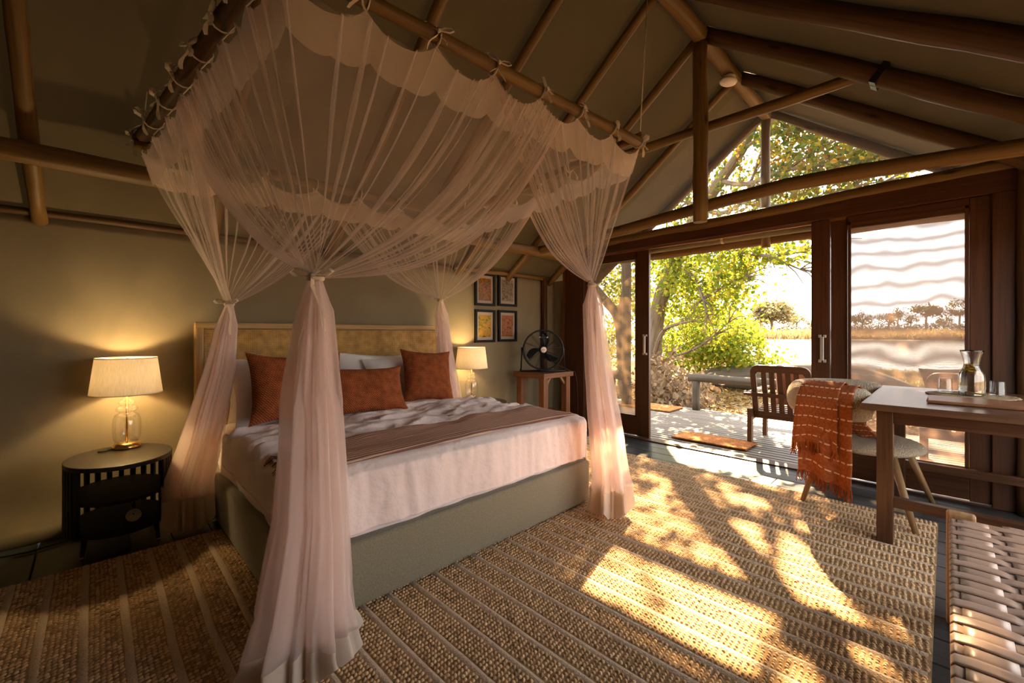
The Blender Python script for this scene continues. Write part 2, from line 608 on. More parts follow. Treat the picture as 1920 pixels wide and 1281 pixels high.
wn_ = empty('wall_near', (1.4, YN, 0), label='cream canvas wall on the near long side', cat='wall', kind='structure')
NW = (1.35, 4.28, .28, 1.83)             # unseen window opening added to bring daylight onto bed foot and rug
mb = MB()
a, b, z0, z1 = NW
mb.box(((XL + a) / 2, YN, .96), (a - XL, .012, 1.92))
mb.box(((b + XG) / 2, YN, .96), (XG - b, .012, 1.92))
mb.box(((a + b) / 2, YN, z0 / 2), (b - a, .012, z0))
mb.box(((a + b) / 2, YN, (z1 + 1.92) / 2), (b - a, .012, 1.92 - z1))
mb.build('canvas', M['canvas_wall'], wn_)
w_ = empty('added_window_1', ((a + b) / 2, YN, z0), label='added wide gauze window giving daylight through the near wall above the bench', cat='window', kind='structure')
MB().box(((a + b) / 2, YN, (z0 + z1) / 2), (b - a, .002, z1 - z0)).build('gauze', sheer('added window gauze', (.7, .64, .54), .05), w_)
MB().tube([(a, YN + .05, z1 + .03), (b, YN + .05, z1 + .03)], .045, 10).build('rolled_flap', M['canvas_wall'], w_)

wl_ = empty('wall_left', (XL, 1.37, 0), label='canvas partition wall at the far end of the tent', cat='wall', kind='structure')
MB().prism([(YN, 0), (YB, 0), (YB, 1.9), (RY, 3.62), (YN, 1.9)], -.008, .008,
           Matrix(((0, 0, 1, XL), (1, 0, 0, 0), (0, 1, 0, 0), (0, 0, 0, 1)))).build('canvas', M['canvas_wall'], wl_)

wg = empty('wall_gable', (XG, 1.37, 0), label='canvas end wall either side of the timber doors', cat='wall', kind='structure')
MB().box((XG + .01, 3.62, .95), (.012, .24, 1.9)).build('canvas', M['canvas_wall'], wg)
MB().box((XG + .01, -.70, .95), (.012, .60, 1.9)).build('canvas', M['canvas_wall'], wg)

# ---- ceiling: two canvas slopes carried by peeled poles
ceil_ = empty('ceiling', (1.4, RY, 1.9), label='olive canvas tent roof on peeled pole rafters', cat='ceiling', kind='structure')
RAFT = [-.98, -.25, .58, 1.42, 2.11, 2.80, 3.48, 4.30, 5.21]
XE = 5.42


def slope(side):
    yend = (YB + .06) if side > 0 else (YN - .06)

    def f(u, v):
        x = XL - .05 + (XE - XL + .05) * u
        y = RY + (yend - RY) * v
        z = roof_z(y) + .062
        sag = 0
        for a, b in zip(RAFT[:-1], RAFT[1:]):
            if a <= x <= b: sag = math.sin(PI * (x - a) / (b - a))
        z += .030 * sag * math.sin(PI * min(1, v * 1.0)) + .006 * nz(x * 3, y * 2, side)
        return (x, y, z)
    return f


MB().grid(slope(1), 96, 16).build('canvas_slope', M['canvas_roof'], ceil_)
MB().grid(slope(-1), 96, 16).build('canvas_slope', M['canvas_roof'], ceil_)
MB().log((XL, RY, 3.56), (XE - .1, RY, 3.56), .062, seed=1.5, n=12).build('ridge_beam', M['pole'], ceil_)
for i, x in enumerate(RAFT):
    r = .034 if x < 4.9 else .042
    MB().log((x, RY + .03, roof_z(RY + .03)), (x + (.10 if 3 < x < 4 else .03), YB - .02, roof_z(YB - .02)), r, r * 1.12, seed=i * 3.1).build('rafter', M['pole'] if x < 4.9 else M['pole_dark'], ceil_)
    r = .055 if x < 4.9 else .042
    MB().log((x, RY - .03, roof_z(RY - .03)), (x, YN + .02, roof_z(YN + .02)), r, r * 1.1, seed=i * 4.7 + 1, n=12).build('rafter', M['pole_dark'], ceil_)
MB().log((XL, 3.22, 2.10), (XG, 3.22, 2.12), .055, seed=8, n=12).build('purlin', M['pole'], ceil_)
MB().log((XL, -.80, 1.90), (XG + .7, -.80, 1.90), .055, seed=9, n=12).build('purlin', M['pole_dark'], ceil_)
MB().tube([(3.56, -.62, 2.15), (3.56, -.35, 2.195), (3.56, 0, 2.222), (3.56, .4, 2.25), (3.56, .8, 2.268), (3.56, 1.2, 2.25), (3.56, 1.7, 2.205), (3.57, 2.1, 2.175), (3.58, 2.7, 2.15), (3.58, 3.2, 2.13)], [.045, .047, .048, .05, .05, .05, .049, .048, .047, .046], 12, True, .15, 11).build('tie_beam', M['pole'], ceil_)
MB().log((3.56, .36, 2.875), (3.56, 2.36, 2.87), .038, seed=12, n=12).build('collar_beam', M['pole'], ceil_)
MB().log((3.47, RY + .01, 2.09), (3.47, RY + .01, 3.56), .056, seed=13, n=12).build('king_post', M['pole'], ceil_)
MB().log((5.21, RY, 2.13), (5.21, RY, 3.56), .048, seed=14, n=12).build('king_post', M['pole'], ceil_)
MB().log((5.25, -.6, 2.22), (5.25, 3.35, 2.22), .055, seed=15, n=12).build('eave_log', M['pole'], ceil_)
MB().log((4.42, -.46, 2.35), (4.42, 3.12, 2.275), .050, seed=16, n=12).build('tie_beam', M['pole'], ceil_)
MB().log((4.36, -.375, -.0), (4.36, -.375, 2.42), .045, seed=17, n=12).build('corner_post', M['pole_dark'], wg)
gz = sheer('gable gauze', (.85, .80, .72), .03)
MB().prism([(-.35, 2.36), (3.10, 2.36), (2.62, 2.65), (RY, 3.56), (.1, 2.65)], -.001, .001,
           Matrix(((0, 0, 1, 4.44), (1, 0, 0, 0), (0, 1, 0, 0), (0, 0, 0, 1)))).build('gable_screen', gz, ceil_)
MB().bar((3.48, .30, roof_z(.30)), (3.48, .27, roof_z(.27)), .125, .125).build('bracket', M['black_metal'], ceil_)

# ---- door frame and sliding doors
H_ = 2.17
tr1 = empty('trim_1', (XG, 1.4, 0), label='red-brown timber frame around the sliding doors', cat='door frame', kind='structure')
MB().box((XG, 3.34, H_ / 2), (.15, .30, H_)).build('jamb', M['jamb'], tr1, bevel=.005)
MB().box((XG, 3.515, H_ / 2), (.12, .05, H_)).build('jamb_trim', M['stool'], tr1, bevel=.004)
MB().box((XG, -.305, H_ / 2 - .005), (.165, .17, H_ - .01)).build('jamb', M['jamb'], tr1, bevel=.005)
MB().box((XG, 1.54, H_ + .065), (.15, 3.86, .15)).build('head', M['jamb'], tr1, bevel=.005)
MB().box((XG - .03, 1.45, H_ - .015), (.03, 3.3, .03)).build('track', M['stool'], tr1)
MB().box((XG, 1.45, .004), (.15, 3.7, .014)).build('sill', M['jamb'], tr1, bevel=.003)


def screen_mat(name, a_lo, a_hi, col, scale, dist):
    m, N, L, out = new_mat(name)
    d = N.new('ShaderNodeBsdfDiffuse'); d.inputs[0].default_value = (*col, 1)
    t = N.new('ShaderNodeBsdfTranslucent'); t.inputs[0].default_value = (*col, 1)
    a = N.new('ShaderNodeMixShader'); a.inputs[0].default_value = .5
    L.new(d.outputs[0], a.inputs[1]); L.new(t.outputs[0], a.inputs[2])
    tr = N.new('ShaderNodeBsdfTransparent')
    mx = N.new('ShaderNodeMixShader')
    L.new(tr.outputs[0], mx.inputs[1]); L.new(a.outputs[0], mx.inputs[2])
    vec = tex_coord(N, L, 'Object', (1, 1, 1))
    w = N.new('ShaderNodeTexWave'); w.wave_type = 'BANDS'; w.bands_direction = 'Z'
    w.inputs['Scale'].default_value = scale; w.inputs['Distortion'].default_value = dist
    w.inputs['Detail'].default_value = 2; w.inputs['Detail Scale'].default_value = .9
    L.new(vec, w.inputs['Vector'])
    mr = N.new('ShaderNodeMapRange'); mr.inputs[3].default_value = a_lo; mr.inputs[4].default_value = a_hi
    L.new(w.outputs['Fac'], mr.inputs[0]); L.new(mr.outputs[0], mx.inputs[0])
    L.new(mx.outputs[0], out.inputs[0])
    return m


M['screen_a'] = screen_mat('insect screen fine', .52, .86, (.12, .08, .045), 24, 1.5)
M['screen_b'] = screen_mat('insect screen loose', .70, .925, (.20, .13, .095), 2.7, 8.0)


def leaf(name, x, y0, y1, lw, rw, smat, label, handles):
    """one sliding leaf between y0 and y1 (y0 > y1); lw and rw are the stile widths"""
    e = empty(name, (x, (y0 + y1) / 2, .015), label=label, cat='door', kind='structure')
    if lw > .2:
        MB().box((x, y0 - .065, H_ / 2), (.045, .13, H_ - .03)).build('stile', M['jamb'], e, bevel=.004)
        MB().box((x + .018, y0 - .13 - (lw - .13) / 2, H_ / 2), (.04, lw - .136, H_ - .03)).build('stile', M['jamb'], e, bevel=.004)
    else:
        MB().box((x, y0 - lw / 2, H_ / 2), (.045, lw, H_ - .03)).build('stile', M['jamb'], e, bevel=.004)
    MB().box((x, y1 + rw / 2, H_ / 2), (.045, rw, H_ - .03)).build('stile', M['jamb'], e, bevel=.004)
    ya, yb = y0 - lw, y1 + rw
    MB().box((x, (ya + yb) / 2, H_ - .065), (.042, ya - yb, .10)).build('top_rail', M['jamb'], e, bevel=.004)
    MB().box((x, (ya + yb) / 2, .125), (.042, ya - yb, .21)).build('bottom_rail', M['jamb'], e, bevel=.004)
    for (yy, zz, sy, sz) in ((ya - .012, 1.17, .022, 1.88), (yb + .012, 1.17, .022, 1.88), ((ya + yb) / 2, 2.095, ya - yb, .022), ((ya + yb) / 2, .24, ya - yb, .022)):
        MB().box((x - .014, yy, zz), (.018, sy, sz)).build('bead', M['jamb'], e, bevel=.002)

    def scr(u, v):
        yy = ya + (yb - ya) * u; zz = .235 + 1.87 * v
        k = math.sin(PI * u) * math.sin(PI * v)
        return (x + .006 + .012 * k * nz(yy * 2.2, zz * 4, 5), yy, zz)
    MB().grid(scr, 16, 40).build('screen', smat, e)
    for hy in handles:
        h = MB()
        h.box((x - .045, hy, 1.07), (.012, .026, .20))
        hd = h.build('handle', M['steel'], e, bevel=.003)
        for zz in (.965, 1.175):
            for dy in (-.017, .017):
                MB().box((x - .030, hy + dy, zz), (.014, .020, .024)).build('handle_foot', M['steel'], hd, bevel=.002)
    return e


leaf('door_1', XG + .035, 3.20, 2.355, .11, .15, M['screen_a'], 'sliding screen door with dark fine mesh beside the fan', (2.40,))
leaf('door_2', XG - .035, .815, -.235, .248, .12, M['screen_b'], 'sliding screen door with rippled mesh behind the desk', (.735,))

# ---- veranda deck
deck = empty('deck', (5.8, 1.5, -.05), label='weathered veranda deck of narrow boards beyond the doors', cat='deck', kind='structure')
x = XG + .09
while x < 7.12:
    MB().box((x + .038, 1.6, -.062 + random.uniform(-.001, .001)), (.076, 6.6, .024)).build('deck_board', M['deck'], deck, bevel=.003, seg=1)
    x += .097
for y in (-1.4, -.2, 1.0, 2.2, 3.4, 4.6):
    MB().box((5.85, y, -.14), (2.6, .07, .13)).build('joist', M['pole_dark'], deck)
MB().box((7.15, 1.6, -.14), (.04, 6.6, .16)).build('fascia', M['deck'], deck)

# ================================================================== rug
RX0, RX1, RY0, RY1 = -1.25, 3.78, .035, 3.10
rug = empty('rug', (1.3, 1.5, 0), label='large hand-woven jute rug with pale stripes under the bed', cat='rug')
M['rug_back'] = mat('jute backing', (.30, .19, .095), .95, .3, 40, bump=.4, bscale=200)
M['rug_stripe'] = mat('pale woven stripe', (.56, .42, .295), .95, .15, 90, bump=.7, bscale=160, bdist=.006)
M['rug_knot'] = island_mat('jute knot', [(0, (.34, .205, .105)), (.25, (.52, .325, .165)), (.7, (.66, .43, .225)), (1, (.75, .51, .285))], .9)
MB().box(((RX0 + RX1) / 2, (RY0 + RY1) / 2, .004), (RX1 - RX0, RY1 - RY0, .006)).build('backing', M['rug_back'], rug)
PITCH, SWID = .124, .027
sx = [RX1 - .085 - PITCH * i for i in range(40) if RX1 - .085 - PITCH * i > RX0 + .03]


def swob(x, y):
    return .006 * nz(x * 3.1, y * 1.7, 2) + .003 * nz(x, y * 7, 5)


for i, x0 in enumerate(sx):
    def st(u, v, x0=x0):
        y = RY0 + .01 + (RY1 - RY0 - .02) * v
        a = (u - .5)
        return (x0 + swob(x0, y) + a * SWID, y, .007 + .005 * (1 - (2 * a) ** 2))
    MB().grid(st, 3, 70).build('stripe', M['rug_stripe'], rug)

# knots: rows between the stripes
rng = np.random.default_rng(3)
kx, ky, ksx, ksy, kz = [], [], [], [], []
edges = [RX1] + sx + [RX0]
ROW = .0205
for a, b in zip(edges[1:], edges[:-1]):          # a < b
    a2, b2 = a + SWID / 2 + .001, b - (SWID / 2 + .001 if b != RX1 else 0)
    n = max(1, int(round((b2 - a2) / .0172)))
    px_ = a2 + (np.arange(n) + .5) * (b2 - a2) / n
    rows = np.arange(RY0 + .012, RY1 - .006, ROW)
    gx, gy = np.meshgrid(px_, rows)
    gy = gy + (np.arange(n) * .0012)[None, :]
    keep = ~((gx > .62) & (gx < 2.45) & (gy > 1.82))
    gx, gy = gx[keep], gy[keep]
    kx.append(gx); ky.append(gy); ksx.append(np.full(gx.size, (b2 - a2) / n * .56))
kx = np.concatenate(kx); ky = np.concatenate(ky); ksx = np.concatenate(ksx)
n = kx.size
kx = kx + rng.normal(0, .0012, n) + .006 * np.sin(ky * 5 + kx * 2) * .6
ky = ky + rng.normal(0, .0014, n)
ksx = ksx * 1.12 * rng.uniform(.88, 1.12, n); ksy = ROW * .43 * rng.uniform(.85, 1.1, n); kh = rng.uniform(.0045, .0075, n)
ang = np.arange(6) * PI / 3 + .26
base = np.stack([np.cos(ang), np.sin(ang)], 1)
V = np.zeros((n, 12, 3), np.float32)
tilt = rng.normal(.25, .15, n)
for ring, (s_, h_) in enumerate(((1.0, 0.0), (.58, 1.0))):
    V[:, ring * 6:ring * 6 + 6, 0] = kx[:, None] + base[None, :, 0] * ksx[:, None] * s_
    V[:, ring * 6:ring * 6 + 6, 1] = ky[:, None] + base[None, :, 1] * ksy[:, None] * s_ + base[None, :, 0] * ksx[:, None] * s_ * tilt[:, None]
    V[:, ring * 6:ring * 6 + 6, 2] = .005 + kh[:, None] * h_
F = []
for k in range(6):
    k2 = (k + 1) % 6
    F.append((k, k2, 6 + k2, 6 + k))
F += [(6, 7, 8, 9), (6, 9, 10, 11)]
F = (np.array(F)[None] + (np.arange(n) * 12)[:, None, None]).reshape(-1, 4)
V = V.reshape(-1, 3) - np.array([1.3, 1.5, 0], np.float32)
o = npmesh('knots', V, F, M['rug_knot'], rug, smooth=True)
tag(o, kind='stuff')

# ================================================================== bed
BX0, BX1, BY0, BY1 = .55, 2.50, 1.757, 3.60
bed = empty('bed', (1.52, 2.7, 0), label='king bed with sage upholstered base and woven cane headboard', cat='bed')
MB().box(((BX0 + BX1) / 2, (BY0 + BY1) / 2, .165), (BX1 - BX0, BY1 - BY0, .285)).build('base', M['bed_fabric'], bed, bevel=.022, seg=4)


def rbox(x0, x1, y0, y1, z0, z1, r, wr=.0, seed=0.0):
    """rounded slab with gently rumpled sides"""
    def f(u, v):
        a = 2 * PI * u
        cx, cy = (x0 + x1) / 2, (y0 + y1) / 2
        hx, hy = (x1 - x0) / 2, (y1 - y0) / 2
        e = .10
        c, s = math.cos(a), math.sin(a)
        k = 1 / max(abs(c) ** (1 / e) + abs(s) ** (1 / e), 1e-9) ** e
        dx, dy = c * k, s * k
        if v < .1: t = v / .1; inn, z = r * (1 - math.sin(t * PI / 2)), z0 + r * (1 - math.cos(t * PI / 2))
        elif v < .45: t = (v - .1) / .35; inn, z = 0, z0 + r + (z1 - z0 - 2 * r) * t
        elif v < .6: t = (v - .45) / .15; inn, z = r * (1 - math.cos(t * PI / 2)), z1 - r + r * math.sin(t * PI / 2)
        else: t = (v - .6) / .4; inn, z = None, z1
        if inn is None:
            sc = 1 - t
            p = Vector((cx + dx * (hx - r) * sc, cy + dy * (hy - r) * sc, z))
        else:
            p = Vector((cx + dx * (hx - inn), cy + dy * (hy - inn), z))
            if wr:
                w = wr * nz(p.x * 5 + seed, p.y * 5, p.z * 2) + wr * .6 * nz(p.x * 13, p.y * 13 + seed, p.z * 3)
                p += Vector((dx, dy, 0)) * w
        return p
    return f


MB().grid(rbox(BX0 + .035, BX1 - .035, BY0 + .05, BY1 - .02, .27, .575, .055, .014), 150, 30, closed=True).build('mattress', M['sheet'], bed)
hb = MB().box((1.55, 3.655, .66), (2.10, .03, 1.22)).build('headboard', M['bench_wood'], bed, bevel=.004)
M['cane'] = wave_mat('woven cane', (.36, .19, .050), (.80, .49, .16), (1, 1, 1), 13, .6, 'X', .5, .004, .4, second=('Y', 11), cut=(.08, .45))
M['cane_rail'] = wood('honey cane frame', (.26, .14, .045), (.46, .28, .10), .5, 1.4, 30, .15)


def cane(u, v):
    x = .555 + 1.99 * u; z = .30 + .925 * v
    return (x, 3.632 + .003 * nz(x * 4, z * 6), z)


MB().grid(cane, 24, 12, uvs=(1.99 * 3, .925 * 3)).build('cane_panel', M['cane'], hb)
MB().box((1.55, 3.632, 1.255), (2.10, .05, .045)).build('rail', M['cane_rail'], hb, bevel=.006)
MB().box((.525, 3.632, .64), (.05, .05, 1.20)).build('rail', M['cane_rail'], hb, bevel=.006)
MB().box((2.575, 3.632, .64), (.05, .05, 1.20)).build('rail', M['cane_rail'], hb, bevel=.006)

# ---- duvet
TOPZ = .60


def cloth_over(a, b, x0, x1, y0, y1, top, r):
    """lay the flat cloth point (a, b) over the bed block"""
    dx = (x0 - a) if a < x0 else (a - x1 if a > x1 else 0)
    dy = (y0 - b) if b < y0 else 0
    px_ = min(max(a, x0), x1); py_ = max(b, y0)
    d = math.hypot(dx, dy)
    if d > 0:
        q = min(d / r, PI / 2)
        out = r * math.sin(q)
        z = top - r * (1 - math.cos(q)) - max(0, d - r * PI / 2)
        px_ += (-1 if a < x0 else 1) * out * dx / d
        py_ -= out * dy / d
    else:
        z = top
    return px_, py_, z


def duvet_p(u, v):
    a = BX0 + .05 - .21 + (BX1 - BX0 - .10 + .21 + .20) * u
    b = BY0 + .055 - .285 + (3.02 - BY0 + .23) * v
    hang = a < BX0 + .05 or b < BY0 + .055
    if a < BX0 + .1: b2 = b + .03 * nz(b * 3, 2)
    x, y, z = cloth_over(a, b, BX0 + .075, BX1 - .075, BY0 + .085, 9, TOPZ + .02, .06)
    flat = z > TOPZ
    if flat:
        k = .12 + .88 * min(1, max(0, (b - 2.16) / .22))
        # long diagonal rucks across the cover
        ru = math.sin((a * .9 + b * 1.6) * 9 + 3 * nz(a * 1.2, b * 1.2, 1))
        wv = nz(a * 1.6 + .9 * b, b * 4.5 - a * 1.2, 3)
        z += k * (.013 * ru * (.3 + .7 * max(0, nz(a * 1.1, b * 1.1, 7) + .3)) + .034 * (1 - abs(wv) * 2.2) * .8 + .020 * nz(a * 3.2, b * 5.6, 3) + .020 * (.5 - 1.6 * abs(nz(a * 3 + b * 2, b * 9 - a * 2, 8))) + .014 * (.5 - 1.6 * abs(nz(a * 7 + b * 4, b * 15, 5))) - .020)
    else:
        w = .018 * nz(a * 4, b * 1.2, 2) + .014 * (.4 - 1.4 * abs(nz(a * 9 + b, b * 2.2, 4))) + .006 * nz(a * 22, b * 6, 1)
        if b < BY0 + .08: y -= .012 + w
        if a < BX0 + .07: x -= .012 + .014 * nz(b * 4, a * 2, 9) + .006 * nz(b * 12, a, 4)
        if a > BX1 - .07: x += .012 + .012 * nz(b * 4, a * 2, 9)
    return (x, y, max(z, .318))


duvet = MB().grid(duvet_p, 200, 180).build('duvet', M['linen'], solid=.014)
tag(duvet, 'rumpled white linen duvet draped over the bed', 'duvet')

# ---- striped runner across the foot
M['runner'] = None
m_, N, L, out = new_mat('striped bed runner')
p = N.new('ShaderNodeBsdfPrincipled'); p.inputs['Roughness'].default_value = .9
vec = tex_coord(N, L, 'UV', (1, 1, 1))
sp = N.new('ShaderNodeSeparateXYZ'); L.new(vec, sp.inputs[0])
w = N.new('ShaderNodeTexWave'); w.bands_direction = 'Y'; w.inputs['Scale'].default_value = 1.75; w.inputs['Distortion'].default_value = .15
L.new(vec, w.inputs[0])
r = N.new('ShaderNodeValToRGB'); r.color_ramp.elements[0].position = .35; r.color_ramp.elements[0].color = (.24, .105, .075, 1)
r.color_ramp.elements[1].position = .6; r.color_ramp.elements[1].color = (.78, .49, .35, 1)
L.new(w.outputs['Fac'], r.inputs[0])
r2 = N.new('ShaderNodeValToRGB'); r2.color_ramp.interpolation = 'CONSTANT'
el = r2.color_ramp.elements
for pos, c in ((0, .0), (.22, .85), (.80, .0)):
    e = el[0] if pos == 0 else el.new(pos)
    e.position = pos; e.color = (c, c, c, 1)
dv = N.new('ShaderNodeMath'); dv.operation = 'DIVIDE'; dv.inputs[1].default_value = 3.0
L.new(sp.outputs['Y'], dv.inputs[0]); L.new(dv.outputs[0], r2.inputs[0])
mx = N.new('ShaderNodeMix'); mx.data_type = 'RGBA'
ml = N.new('ShaderNodeMath'); ml.operation = 'MULTIPLY'; ml.inputs[1].default_value = .55
L.new(r2.outputs[0], ml.inputs[0]); L.new(ml.outputs[0], mx.inputs[0])
L.new(r.outputs[0], mx.inputs[6]); mx.inputs[7].default_value = (.56, .30, .21, 1)
L.new(mx.outputs[2], p.inputs['Base Color'])
b_ = N.new('ShaderNodeBump'); b_.inputs['Strength'].default_value = .4; b_.inputs['Distance'].default_value = .004
L.new(w.outputs['Fac'], b_.inputs['Height']); L.new(b_.outputs[0], p.inputs['Normal'])
L.new(p.outputs[0], out.inputs[0])
M['runner'] = m_


def duvet_z(x, y):
    """height of the duvet near (x, y) on its top"""
    u = (x - (BX0 + .05 - .21)) / (BX1 - BX0 - .10 + .41)
    v = (y - (BY0 + .055 - .285)) / (3.02 - BY0 + .23)
    return duvet_p(u, v)[2]


run = empty('bed_runner', (1.5, 2.0, .6), label='brown striped woven runner with fringed edge across the bed foot', cat='bed runner')


def runner_p(u, v):
    x = .615 + (2.475 - .615) * u
    y = 1.79 + (.045 * math.sin(u * PI)) + (.43 + .03 * u) * v
    z = duvet_z(min(max(x, .66), 2.40), min(max(y, 1.90), 2.20)) + .016 + .004 * nz(x * 4, y * 9, 1)
    e = max(0, .06 - v) / .06
    z -= .020 * e + .03 * max(0, (1.86 - y) / .08)
    if u > .97: z -= (u - .97) * 1.6
    if u < .03: z -= (.03 - u) * .8
    return (x, y, z)


MB().grid(runner_p, 90, 26, uvs=(1, 3)).build('cloth', M['runner'], run, solid=.008)
mb = MB()
for i in range(240):
    u = i / 239
    p0 = Vector(runner_p(u, 0.0)); d = Vector((random.uniform(-.006, .006), -.012 - random.random() * .012, -.008))
    mb.tube([p0, p0 + d], .0016, 3, False)
tag(mb.build('edge_fringe', M['ribbon'], run), kind='stuff')
M['tassel'] = island_mat('brown tassel yarn', [(0, (.14, .06, .045)), (.5, (.36, .18, .13)), (1, (.66, .48, .36))])
mb = MB()
for i in range(170):
    v = random.random()
    p0 = Vector(runner_p(0.01, v)); a = random.uniform(-1, 1)
    l = random.uniform(.05, .085)
    mb.tube([p0, p0 + Vector((-l * .6, a * .012, .004)), p0 + Vector((-l, a * .025, -.022 - random.random() * .03))], .0032, 4, False)
tag(mb.build('tassels', M['tassel'], run), kind='stuff')

# ---- pillows and cushions
M['rust'] = wave_mat('rust herringbone', (.21, .048, .012), (.52, .145, .042), (1, 1, 1), 9.5, .9, 'DIAGONAL', .6, .005, .4, second=('Y', 7), cut=(.0, .6))


def pillow_mesh(w, h, t, flange=0.0, seed=0.0, pinch=.06, rum=.010):
    def f(side):
        def g(u, v):
            a, b = u * 2 - 1, v * 2 - 1
            ka = 1 - pinch * 1.5 * (1 - b * b) * abs(a) ** 3
            kb = 1 - pinch * 1.5 * (1 - a * a) * abs(b) ** 3
            x = a * ka * w / 2; z = b * kb * h / 2
            q = max(0, (1 - abs(a) ** 2.6)) ** .55 * max(0, (1 - abs(b) ** 2.6)) ** .55
            y = side * (t / 2 * q) + rum * nz(x * 7 + seed, z * 7, side * 3 + seed) * (.3 + q)
            if flange:
                if max(abs(a), abs(b)) > 1 - flange: y = .008 * nz(x * 14 + seed, z * 14) + .002 * side
            return (x, y, z)
        return g
    return MB().grid(f(1), 28, 28, uvs=(w * 4, h * 4)).grid(f(-1), 28, 28, uvs=(w * 4, h * 4))


def place_pillow(name, w, h, t, loc, rz, tiltx, m, label, cat, group, flange=0, seed=0.0, roll=0.0, pinch=.06):
    o = pillow_mesh(w, h, t, flange, seed, pinch).build(name, m, None, world=False)
    R = rotz(rz) @ Matrix.Rotation(tiltx, 3, 'X') @ Matrix.Rotation(roll, 3, 'Y')
    o.rotation_euler = R.to_euler()
    o.location = loc
    return tag(o, label, cat, group)


gp, gc = 'white pillows against the headboard', 'rust cushions on the bed'
place_pillow('pillow', .74, .46, .17, (1.02, 3.52, .80), 0.05, -.30, M['pillow'], 'white pillow standing upright behind the other one, nearest the brass-based lamp', 'pillow', gp, .07, 1)
place_pillow('pillow', .70, .48, .19, (.98, 3.28, .80), .10, -.42, M['pillow'], 'white flanged pillow leaning behind the tallest rust cushion', 'pillow', gp, .07, 2)
place_pillow('pillow', .74, .44, .17, (1.78, 3.52, .81), -.03, -.28, M['pillow'], 'white pillow with raised corner against the headboard beside the square cushion', 'pillow', gp, .07, 3, .07)
place_pillow('pillow', .66, .44, .18, (1.94, 3.34, .79), -.06, -.50, M['pillow'], 'white pillow half hidden behind the square rust cushion by the far lamp', 'pillow', gp, .07, 4)
place_pillow('cushion', .46, .46, .17, (.89, 2.98, .85), .12, -.30, M['rust'], 'square rust herringbone cushion at the bed side nearest the lit lamp table', 'cushion', gc, 0, 5, .06, .09)
place_pillow('cushion', .46, .46, .15, (1.13, 3.16, .83), .02, -.34, M['rust'], 'rust cushion mostly hidden behind the near square cushion and net', 'cushion', gc, 0, 6, -.05, .09)
place_pillow('cushion', .62, .36, .17, (1.43, 2.97, .785), -.02, -.42, M['rust'], 'oblong rust lumbar cushion in the middle of the bed', 'cushion', gc, 0, 7, .03, .09)
place_pillow('cushion', .47, .47, .17, (2.05, 3.12, .835), -.14, -.36, M['rust'], 'square rust cushion tilted at the window side of the bed', 'cushion', gc, 0, 8, .08, .09)

# ================================================================== canopy frame and mosquito net
FL, FR = Vector((.43, 1.55, 2.45)), Vector((2.56, 1.41, 2.45))
HL, HR = Vector((.19, 3.10, 2.235)), Vector((2.32, 2.98, 2.215))
cf = empty('canopy_frame', (1.4, 2.2, 2.2), label='hanging canopy frame of four peeled poles above the bed', cat='canopy frame')


def ext(a, b, e):
    d = (b - a).normalized() * e
    return a - d, b + d


for i, (a, b, e, mm, r) in enumerate(((FL, FR, .03, 'pole', .030), (FL, HL, .03, 'pole_dark', .031), (HL, HR, .03, 'pole', .028), (FR, HR, .02, 'pole', .026))):
    p0, p1 = ext(a, b, e)
    up = Vector((0, 0, .04 if i in (1, 3) else 0))
    MB().log(p0 + up, p1 + up, r, r * 1.05, seed=20 + i * 2.3, n=12).build('frame_pole', M[mm], cf)
for q, top in ((FR, (2.60, 1.37, 3.50)), (FL, (.45, 1.37, 3.50)), (HL, (.2, 2.9, 2.45)), (HR, (2.3, 2.85, 2.48))):
    MB().tube([q + Vector((0, 0, .02)), Vector(top)], .0035, 6).build('rope', M['ribbon'], cf)

TIE = {'FL': Vector((.575, 1.60, 1.40)), 'FR': Vector((2.295, 1.60, 1.51)), 'HL': Vector((.62, 3.20, 1.385)), 'HR': Vector((2.28, 3.26, 1.505))}
net = empty('mosquito_net', (1.4, 2.3, 0), label='sheer white mosquito net tied back at the four bed corners', cat='mosquito net')


def scal(a, b, n, drop):
    """top edge of the net below a pole: touches at the ties, sags between"""
    def f(s):
        p = a.lerp(b, s)
        k = (s * n) % 1.0
        return p + Vector((0, 0, -.035 - drop * math.sin(PI * k) ** .8))
    return f


EDGE = {'F': scal(FL, FR, 7, .075), 'L': scal(FL, HL, 7, .06), 'H': scal(HL, HR, 7, .06), 'R': scal(FR, HR, 6, .06)}
CEN = (FL + FR + HL + HR) / 4


def topsheet(u, v):
    e = EDGE['F'](u).lerp(EDGE['H'](u), v)
    l = EDGE['L'](v).lerp(EDGE['R'](v), u)
    s = FL.lerp(FR, u).lerp(HL.lerp(HR, u), v) + Vector((0, 0, -.035))
    wF, wH, wL, wR = (1 - v) ** 2, v ** 2, (1 - u) ** 2, u ** 2
    p = s + (e - FL.lerp(FR, u).lerp(HL.lerp(HR, u), v) - Vector((0, 0, -.035))) * max(wF, wH) + (l - FL.lerp(HL, v).lerp(FR.lerp(HR, v), u) - Vector((0, 0, -.035))) * max(wL, wR)
    k = (4 * u * (1 - u)) ** .6 * (4 * v * (1 - v)) ** .6
    p.z -= .085 * k + .022 * k * nz(u * 3, v * 16, 2) + .012 * k * nz(u * 9, v * 3, 5)
    return p


MB().grid(topsheet, 60, 60, uvs=(1, 1)).build('roof_sheet', M['net_top'], net)


def band(key, n):
    ed = EDGE[key]

    def f(u, v):
        p = ed(u)
        inw = (CEN - p); inw.z = 0; inw.normalize()
        k = (u * n) % 1.0
        low = .13 + .035 * math.sin(PI * ((k + .5) % 1.0))
        q = p + Vector((0, 0, -low * v)) + inw * (.05 * v + .012 * nz(u * 30, v * 2))
        return q
    MB().grid(f, n * 10, 5).build('band', M['net_band'], net)


